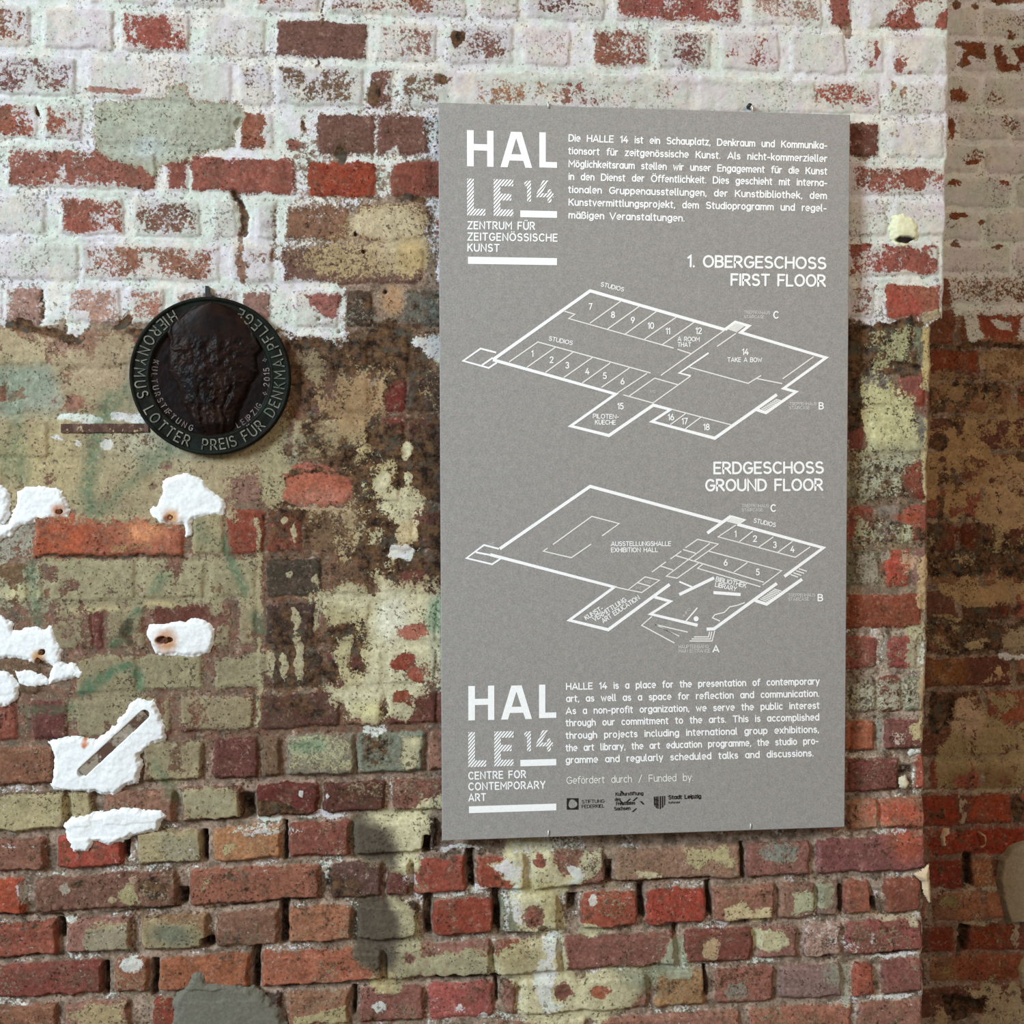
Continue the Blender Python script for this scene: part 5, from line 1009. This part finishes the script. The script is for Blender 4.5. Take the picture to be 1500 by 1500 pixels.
plan(
  thick=[[(732, 804), (864.5, 712.5), (1058, 765)], [(1036, 781), (1071, 756)], [(1080, 768), (1206, 802.5), (1149, 844.5)], [(718, 812.5), (900, 860), (834, 908.5), (891, 922.5), (981, 856)], [(959, 874.5), (982, 881), (953, 899.5), (1022, 916)], [(1035, 921.6), (1046, 921.2), (1138, 854.5)], [(1106, 879.6), (1123, 885), (1175, 848.4)], [(1045, 868), (1085, 871)], [(995, 871), (1046, 846.5)]],
  med=[[(731, 804), (709, 798.4), (683.4, 817.6), (721, 826.6), (733, 818.6)], [(697, 809), (718, 813)], [(1071, 756), (1091, 761.6), (1080, 768.5)], [(995, 852), (1014, 860)]],
  thin=[[(810, 797.6), (867, 756.4), (907, 767), (882, 785)], [(866, 797), (837, 817), (796, 807.4), (802, 803)], [(1078, 769), (1052, 786.4), (1165, 816.4), (1187, 801)], [(1103, 778), (1083, 793.6)], [(1133, 786.4), (1111, 802)], [(1161, 793), (1139, 809.4)],
        [(1004, 802.5), (1022, 790), (1052, 797), (1017, 822)], [(1040, 796), (976, 844), (992, 847), (1023, 825)], [(1000.5, 805), (1019, 810.5)], [(998, 807.5), (982, 819)], [(989, 813.5), (1119, 853)], [(975.5, 823), (955, 838)], [(967, 829), (986, 835)], [(1038.5, 807.5), (1145, 836), (1117, 857)], [(1095, 824), (1075, 838)],
        [(1030, 826), (1022, 832.5), (1114, 859.6)], [(945, 845), (966, 850), (940, 868), (920, 864), (945, 845)], [(934, 853.6), (952, 858.6)], [(899, 859.4), (920, 864)],
        [(955, 903), (940, 916), (988, 942)], [(1007.5, 926), (960, 915), (995, 932)], [(1039.5, 925), (1038, 933), (1016.5, 933)], [(1042.7, 925), (1040.5, 936), (1013, 936)], [(1047, 924), (1043, 939), (1010, 939)],
        [(1055, 910), (1043.7, 905), (1047, 900.5), (1061, 897), (1069, 889), (1080, 886.7), (1091, 882.7)], [(1170, 833), (1182, 837)], [(1166, 836), (1178, 840)], [(1162, 839), (1174, 843)], [(1158, 841.5), (1169, 845.5)]] + stairs((1064, 764), (1073, 757.5), (1080, 768), (1089, 762), 5) + stairs((1112, 878), (1135, 862), (1123, 882), (1146, 865), 9),
  numbers=[('1', 1077.5, 782), ('2', 1106, 789), ('3', 1135, 798), ('4', 1161, 804.5), ('6', 1063, 824), ('5', 1110, 838)],
  labels=[('AUSSTELLUNGSHALLE', (895.5, 799.6), (982.5, 799.4), 6), ('EXHIBITION HALL', (895.5, 808.6), (963.5, 808.4), 6), ('STUDIOS', (1104, 765), (1135.5, 772), 5.8), ('BIBLIOTHEK', (1048.5, 851), (1092.5, 861), 6.2), ('LIBRARY', (1047.5, 859), (1078, 866), 6.2),
          ('KUNST-', (859, 908.2), (884, 893), 6.4), ('VERMITTLUNG', (871, 910.2), (918, 880.6), 6.4), ('ART EDUCATION', (884, 912.6), (937.5, 877.4), 6.4)],
  faint=[('TREPPENHAUS', (1087, 743), (1126, 743), 4.2), ('STAIRCASE', (1087, 749.2), (1117, 749), 4.2), ('TREPPENHAUS', (1155, 874), (1194, 873.6), 4.2), ('STAIRCASE', (1155, 880), (1184.5, 879.6), 4.2), ('HAUPTEINGANG', (994.5, 949.6), (1038, 949.2), 4.6), ('MAIN ENTRANCE', (994.5, 956), (1040, 955.4), 4.6),
         ('WC', (944, 853.5), (953, 854.4), 3.6), ('WC', (931, 862.5), (940, 863.4), 3.6), ('WC', (716, 798), (724, 798.6), 3.2), ('INFO', (1002.5, 903.5), (1012, 892.5), 3.4)],
  letters=[('C', (1129.5, 749), (1136, 749), 9.6), ('B', (1198.5, 880), (1205, 880), 9), ('A', (1044.5, 955), (1053, 955), 9.2)], extra=gext)
# sponsors' marks in black
I = ink()
cx, cy = 838.8, 1177.6
sq = []
for k in range(32):
    t = 2 * math.pi * k / 32; c_, s_ = math.cos(t), math.sin(t); m_ = max(abs(c_), abs(s_)); wob = 1 + .08 * math.sin(3 * t + 1)
    sq.append(((cx + 8.6 * c_ / m_, cy + 8.4 * s_ / m_), (cx + 6.5 * c_ * wob, cy + 6.5 * s_ * wob)))
for a, b in zip(sq, sq[1:] + sq[:1]): I.poly([a[0], b[0], b[1], a[1]])
lay(I, 'STIFTUNG', (852.5, 1176.6), (885, 1175.6), 4.6, .15); lay(I, 'FEDERKIEL', (852.5, 1183.8), (885, 1182.8), 4.6, .15)
I.build('sponsor_logo', M_BLACK, sign)
I = ink()
lay(I, 'Kulturstiftung', (902, 1165.6), (942, 1164.2), 4.6, .22); lay(I, 'des', (901, 1173), (909, 1172.6), 4.2, .22); lay(I, 'Freistaates', (903, 1179.4), (930, 1178.2), 4.6, .22); lay(I, 'Sachsen', (900, 1187), (923, 1186), 4.6, .22)
for x, y in ((920, 1173), (930, 1171), (929, 1187)): I.poly([(x - 4, y + 2.4), (x - 1, y + 2.4), (x + 4.5, y - 3), (x + 2, y - 3)])
for x, y in ((940, 1176.5), (911, 1161.5), (910, 1176)): I.poly([(x - 3, y - 3), (x, y - 3), (x + 4.5, y + 2), (x + 1.5, y + 2)])
I.build('sponsor_logo', M_BLACK, sign)
I = ink()
sh = [(957.5, 1167), (974.5, 1165.8), (974.3, 1178.5), (971, 1183), (966, 1185.6), (961, 1183.6), (958, 1179.4)]
for a, b in ((957, 959.6), (960.4, 962.2), (962.8, 964.6), (966.2, 968.4), (969.6, 971.6), (972.8, 975)):
    q = clip(clip(sh, 1, 0, b), -1, 0, -a)
    if len(q) > 2: I.poly(q)
I.poly([(958, 1169), (965, 1172), (965, 1174), (958, 1171.5)]); I.poly([(958, 1176), (965, 1178), (965, 1180), (958.6, 1178.4)])
lay(I, 'Stadt Leipzig', (979.5, 1170.6), (1026.5, 1168.8), 5.2, .26); lay(I, 'Kulturamt', (979.5, 1177), (996, 1176.4), 2.8, .18)
I.build('sponsor_logo', M_BLACK, sign)
# ------------------------------------------------------------------ round bronze plaque
def bronze(name, c1, c2, rough, sc_=60, metal=.35, patina=(52, 62, 54), pam=.5):
    q = NT(name); co = q.n('ShaderNodeTexCoord').outputs['Object']
    c = q.mix(q.remap(q.noise(co, sc_, 5, .65, 1.2), .35, .65), lin4(c1), lin4(c2))
    c = q.mix(q.math('MULTIPLY', q.remap(q.noise(co, sc_ * .4, 4, .6, 5.5), .45, .65), pam), c, lin4(patina))
    q.l(c, q.b.inputs['Base Color']); q.b.inputs['Roughness'].default_value = rough; q.b.inputs['Metallic'].default_value = metal; q.b.inputs['Specular IOR Level'].default_value = .10
    bp = q.n('ShaderNodeBump'); bp.inputs['Strength'].default_value = .3; bp.inputs['Distance'].default_value = .001
    q.l(q.noise(co, 220, 4, .6, 3.1), bp.inputs['Height']); q.l(bp.outputs[0], q.b.inputs['Normal'])
    return q.m
M_RING = bronze('dark_patinated_bronze', (14, 14, 11), (25, 26, 21), .65, metal=.0, pam=.6, patina=(26, 36, 31))
M_FIELD = bronze('black_bronze', (14, 8, 8), (26, 14, 14), .5, metal=.0, pam=.3, patina=(16, 22, 24))
M_LET = bronze('worn_bronze_lettering', (96, 98, 88), (134, 132, 120), .55, metal=.0, pam=.6, patina=(66, 78, 70))
M_LET2 = bronze('pale_bronze_lettering', (134, 126, 122), (92, 84, 82), .55, metal=.0, pam=.3)
pcx, pcz = [float(v) for v in pt(308.5, 551, -.012)[[0, 2]]]
PR = 0.1250
plq = empty('bronze_plaque', (pcx, 0.0, pcz)); tag(plq, 'round dark bronze plaque with raised lettering hanging on the brick wall', 'plaque')
def polar(name, hf, r0, r1, nr, na, mat, parent):
    rr = np.linspace(r0, r1, nr); aa = np.linspace(0, 2 * np.pi, na, endpoint=False)
    R2, A2 = np.meshgrid(rr, aa, indexing='ij'); U = R2 * np.cos(A2); V = R2 * np.sin(A2)
    hh = hf(U, V, R2)
    v = np.stack([U * PR, -hh * .001, V * PR], -1).reshape(-1, 3); f = []
    for i in range(nr - 1):
        for j in range(na):
            k = (j + 1) % na; f.append([i * na + j, i * na + k, (i + 1) * na + k, (i + 1) * na + j])
    return v, f
def disc_h(U, V, R2):
    h = 14.0 + 3.0 * smooth(.955, .975, R2) - 5.0 * smooth(.785, .735, R2) + 1.2 * smooth(.80, .785, R2) * smooth(.74, .765, R2)
    h = h + (fbm(U * 300 + 500, V * 300 + 500, 30, 3, 17) - .5) * 1.6
    return h
v, f = polar('disc', disc_h, .0, 1.0, 90, 220, M_RING, plq)
n0 = len(v); na = 220; ring0 = n0 - na
ext = []
for k, (dr, y) in enumerate(((1.012, -14.0), (1.016, -8.0), (1.012, -2.5), (.97, -1.0))):
    for j in range(na):
        a = 2 * math.pi * j / na; ext.append((dr * PR * math.cos(a), y * .001, dr * PR * math.sin(a)))
v = np.concatenate([v, np.array(ext)])
for k in range(4):
    b0 = ring0 + k * na
    for j in range(na):
        q = (j + 1) % na; f.append([b0 + j, b0 + q, b0 + na + q, b0 + na + j])
f.append([ring0 + 4 * na + j for j in range(na)][::-1])
disc = mesh_obj('disc', v, f, M_RING, plq, smooth=True)
disc.data.materials.append(M_FIELD)
cent = np.array([np.hypot(p.center[0], p.center[2]) for p in disc.data.polygons]) / PR
disc.data.polygons.foreach_set('material_index', (cent < .755).astype(np.int32))
# the relief in the middle: a rounded, draped form narrowing to the foot
gu = np.linspace(-.62, .66, 190); gv = np.linspace(-.80, .94, 230)
U, V = np.meshgrid(gu, gv)
top = .57 * np.sqrt(np.clip(1 - ((V - .40) / .53) ** 2, 0, 1)); tt = np.clip((.06 - V) / .84, 0, 1)
low = .57 + (.19 - .57) * (tt ** .85); wdt = np.where(V > .40, top, low); uu = (U - .03) / np.maximum(wdt, .02)
ww = (fbm(U * 200 + 400, V * 200 + 400, 40, 4, 19) - .5)
uu = uu + ww * .25
prof = np.sqrt(np.clip(1 - uu ** 2, 0, 1)) ** .8 * smooth(-.80, -.60, V)
hh = prof * 13.0
fold = smooth(.05, -.25, V); hh += prof * fold * 2.0 * np.sin(uu * 9 + ww * 9) + prof * fold * 1.0 * np.sin(uu * 21 + ww * 8)
mid = smooth(.55, .40, V) * smooth(-.35, -.1, V)
hh += prof * mid * (fbm(U * 200 + 90, V * 200 + 90, 16, 4, 23) - .5) * 5
hh += 2.6 * np.exp(-((np.abs(uu) - .95) / .05) ** 2) * smooth(.2, .5, V)
for (bx, bz, sx_, sz_, am) in ((.10, .30, .05, .16, 3), (.00, .10, .12, .05, 2), (-.08, -.03, .07, .07, 2.5), (-.36, .34, .12, .03, 2), (.34, .02, .16, .12, 2), (-.30, -.05, .14, .16, 2)):
    hh += am * np.exp(-((U - bx) / sx_) ** 2 - ((V - bz) / sz_) ** 2)
inside = (np.abs(uu) < 1.0) & (prof > .02) & (np.hypot(U, V) < .965)
co = np.stack([U * PR, -(7.8 + hh) * .001, V * PR], -1).reshape(-1, 3); idx = np.arange(U.size).reshape(U.shape)
q = np.stack([idx[:-1, :-1], idx[:-1, 1:], idx[1:, 1:], idx[1:, :-1]], -1)[inside[:-1, :-1] & inside[:-1, 1:] & inside[1:, 1:] & inside[1:, :-1]]
used = np.unique(q); mp = np.full(U.size, -1); mp[used] = np.arange(len(used))
mesh_obj('relief', co[used], mp[q].tolist(), bronze('brown_black_bronze', (18, 9, 8), (38, 22, 15), .46, sc_=45, metal=.0, pam=.45, patina=(18, 22, 26)), plq, smooth=True)
def ring_text(items, rb, cap, ylift, name, mat, wd):
    allv = []; allf = []
    for t, a0, a1 in items:
        def m(x, y, a0=a0):
            th_ = math.radians(a0) + x; rr = rb + y
            return (rr * PR * math.cos(th_), ylift, rr * PR * math.sin(th_))
        I = Ink(m); span = math.radians(a1 - a0)
        # lettering is laid on an unrolled strip: x is an angle, y a radius
        w0 = text_w(t, .22, .3); kx = span * rb / w0
        x = 0.0
        for ch in t:
            adv, st = G_[ch]
            for pl in st:
                J = Ink(lambda X_, Y_: (0, 0, 0)); J.line([(x + px * min(cap, kx) , -py * cap) for px, py in pl], wd * cap)
                b = len(I.v); I.v += [(p[0] / rb, p[1]) for p in J.v]; I.f += [[i + b for i in ff] for ff in J.f]
            x += (adv + .22) * kx
        b = len(allv); allv += [m(*p) for p in I.v]; allf += [[i + b for i in ff] for ff in I.f]
    o = mesh_obj(name, allv, allf, mat, plq)
    sol = o.modifiers.new('relief', 'SOLIDIFY'); sol.thickness = .0012; sol.offset = 0
    return o
ring_text([('HIERONYMUS', 119, 199.5), ('LOTTER', 208, 253), ('PREIS', 263, 291), ('FÜR', 297.5, 317.5), ('DENKMALPFLEGE', 326, 427)], .945, .13, -.0150, 'rim_lettering', M_LET, .13)
ring_text([('KULTURSTIFTUNG', 164, 252.5), ('LEIPZIG', 297, 332), ('2015', 350, 370)], .745, .070, -.0095, 'inner_lettering', M_LET2, .18)
for a_ in (341, 376): ring_text([('✦', a_, a_ + 4)], .745, .070, -.0095, 'star_mark', M_LET2, .22)

# ------------------------------------------------------------------ small ironmongery
def tube(name, P, r, mat, parent=None, n=8, caps=True, r_end=None):
    P = [Vector(p) for p in P]; v = []; f = []; up = Vector((.3, .2, 1)).normalized()
    for i, p in enumerate(P):
        d = (P[min(i + 1, len(P) - 1)] - P[max(i - 1, 0)]).normalized(); a = d.cross(up)
        if a.length < 1e-3: a = d.cross(Vector((1, 0, 0)))
        a.normalize(); b = d.cross(a); rr = r if r_end is None else r + (r_end - r) * i / (len(P) - 1)
        for k in range(n):
            t = 2 * math.pi * k / n; v.append(p + a * rr * math.cos(t) + b * rr * math.sin(t))
    for i in range(len(P) - 1):
        for k in range(n): f.append([i * n + k, i * n + (k + 1) % n, (i + 1) * n + (k + 1) % n, (i + 1) * n + k])
    if caps: f += [[k for k in range(n)][::-1], [(len(P) - 1) * n + k for k in range(n)]]
    return mesh_obj(name, v, f, mat, parent, smooth=True)
M_WIRE = flat_mat('bright_wire', (226, 226, 220), .35, .2)
M_DARK = flat_mat('dark_steel', (46, 46, 44), .5, .3, (.7, 1.2))
M_RUST = flat_mat('rust', (92, 52, 28), .85, 0, (.5, 1.4), sc_=300)
hook_txt = [('thin bright wire hook over the panel top edge, left one', (802.5, 152), -1), ('thin bright wire hook over the panel top edge, right one by a dark hole', (1101.5, 157), -1),
            ('small wire hook under the panel bottom edge, left one', (803, 1222), 1), ('small wire hook under the panel bottom edge, right one', (1099, 1212), 1)]
for lab, (hx_, hy_), s_ in hook_txt:
    root = empty('panel_hook', tuple(pt(hx_, hy_, 0.0))); tag(root, lab, 'hook', 'hooks holding the panel')
    e = pt(hx_, hy_, YS) - pt(hx_, hy_, 0.0); px_ = .00112
    z = lambda k: -k * px_ * s_
    yf = YS - .0016
    tube('wire', [(0, .012, z(-1) + .0), (0, -.010, z(-.5)), (e[0], YS * .8, e[2] + z(-1.0) - (-.002 if s_ < 0 else .002)), (e[0], yf + .0003, e[2] - (-.0018 if s_ < 0 else .0018)), (e[0], yf, e[2] + (-.002 if s_ < 0 else .002)), (e[0] + .0003, yf + .0002, e[2] + (-.0068 if s_ < 0 else .0068))], .0013 if s_ < 0 else .0011, M_WIRE, root)
    if hx_ > 1000 and s_ < 0:
        a = pt(1097, 157, -.002) - pt(hx_, hy_, 0); tube('screw_head', [(a[0], .004, a[2] + .001), (a[0], -.006, a[2] + .001), (a[0], -.0075, a[2] + .001)], .0040, M_DARK, root, 10)
# stud above the plaque
a = pt(306, 430, 0.0); root = empty('wall_stud', tuple(a)); tag(root, 'dark iron stud in the wall just above the round plaque', 'nail')
def prism(name, P, y0, y1, mat, parent):
    n = len(P); v = [(x, y0, z_) for x, z_ in P] + [(x, y1, z_) for x, z_ in P]
    fs = [list(range(n)), list(range(n, 2 * n))[::-1]] + [[i, n + i, n + (i + 1) % n, (i + 1) % n] for i in range(n)]
    o = mesh_obj(name, v, fs, mat, parent); b = o.modifiers.new('b', 'BEVEL'); b.width = .0006; b.segments = 2; return o
prism('plate', [(-.0045, -.012), (.0070, -.012), (.0066, -.004), (.0030, .000), (.0016, .0105), (-.0038, .0108), (-.0042, .002)], -.010, .006, M_DARK, root)
# rusty strip let into the wall left of the plaque
def strip_obj(name, P0, P1, wpx, y_top, mat, lab, segs=40, seed=3, th_=.008):
    a = np.array(P0, float); b = np.array(P1, float); d = (b - a); Lw = np.hypot(*d); d /= Lw; nrm = np.array((-d[1], d[0])); v = []; f = []; r = np.random.RandomState(seed)
    for i in range(segs + 1):
        c = a + d * Lw * i / segs
        for k, (o_, yy) in enumerate(((-1, y_top + th_), (-1, y_top + .0005), (-.8, y_top), (0, y_top - .0003), (.8, y_top), (1, y_top + .0005), (1, y_top + th_))):
            w2 = wpx / 2 * (1 + (r.rand() - .5) * .10); q = c + nrm * o_ * w2
            p = pt(q[0], q[1], 0.0); v.append((p[0], yy + (r.rand() - .5) * .0006, p[2]))
    for i in range(segs):
        for k in range(6): f.append([i * 7 + k, (i + 1) * 7 + k, (i + 1) * 7 + k + 1, i * 7 + k + 1])
    f += [list(range(7)), [segs * 7 + k for k in range(7)][::-1]]
    c0 = Vector([sum(x[i] for x in v) / len(v) for i in range(3)]); v = [Vector(x) - c0 for x in v]
    o = mesh_obj(name, v, f, mat, None, smooth=False); o.location = c0; return o
def strip_mat(name, c1, c2, c3, s=60):
    q = NT(name); co = q.n('ShaderNodeTexCoord').outputs['Object']
    c = q.mix(q.remap(q.noise(co, s, 5, .7, 1.2), .44, .56), lin4(c1), lin4(c2)); c = q.mix(q.remap(q.noise(co, s * 1.6, 5, .7, 6.2), .57, .64), c, lin4(c3))
    q.l(c, q.b.inputs['Base Color']); q.b.inputs['Roughness'].default_value = .85; return q.m
o = strip_obj('metal_strip', (90, 627.5), (218, 627), 13, -.0028, strip_mat('rusted_strip', (72, 46, 36), (100, 74, 60), (170, 150, 120)), '')
tag(o, 'flat rusty strip let into the wall left of the plaque', 'metal strip')
o = strip_obj('metal_strip', (122, 1131), (214, 1045), 16, -.0045, strip_mat('weathered_strip', (84, 58, 44), (146, 136, 120), (168, 160, 146), 30), '', seed=9, th_=.012)
tag(o, 'brown and grey diagonal strip bedded across the white filler', 'metal strip')
# rusted bolt stubs in the filler
for lab, (bx, by), r, dep in (('rusty bolt stub in the white filler above the orange brick', (87.5, 750), .0040, .0035), ('rusty bolt stub under the big filler lump below the plaque', (250, 758), .0055, .0055),
                              ('rusty bolt stub in the small oblong filler patch', (243, 938), .0050, .0030), ('rusty bolt stub, lower of two in the left edge filler', (57, 968), .0036, .0030), ('rusty bolt stub, upper of two in the left edge filler', (61, 955.5), .0036, .0030)):
    a = pt(bx, by, 0.0); v = []; f = []; n = 10; r_ = np.random.RandomState(int(bx))
    prof_ = ((.010, 1.0), (-dep * .6, 1.0), (-dep, .85), (-dep * 1.05, .45), (-dep * .7, .2))
    for y, k in prof_:
        for j in range(n):
            t = 2 * math.pi * j / n; q = r * k * (1 + (r_.rand() - .5) * .3); v.append((q * math.cos(t), y, q * math.sin(t)))
    for i in range(len(prof_) - 1):
        for j in range(n): f.append([i * n + j, i * n + (j + 1) % n, (i + 1) * n + (j + 1) % n, (i + 1) * n + j])
    f.append([(len(prof_) - 1) * n + j for j in range(n)])
    o = mesh_obj('bolt_stub', v, f, M_RUST, None, smooth=True); o.location = a; tag(o, lab, 'bolt', 'rusty bolt stubs in the filler')
# bent wire loop on the recessed wall
a = pt(1435, 1228, DEPTH); root = empty('wire_loop', tuple(a)); tag(root, 'small pale bent loop fixed to the shaded wall at the right', 'hook')
M_BONE = flat_mat('pale_fixing', (176, 146, 112), .6, .1)
tube('loop', [(-.004, .02, .012), (-.002, -.010, .013), (.004, -.012, .009), (.0062, -.012, .001), (.0045, -.012, -.009), (-.001, -.012, -.0135), (-.006, -.011, -.013)], .0026, M_BONE, root, 10, r_end=.0020)
patch([(1378, 1226), (1383, 1216), (1391, 1214), (1392, 1222), (1385, 1226), (1386, 1236), (1388, 1241), (1381, 1241)], parent=far, pnt=Fw, y0=DEPTH, seed=15, thick=6, col=(208, 180, 150), jit=4, rim=4)
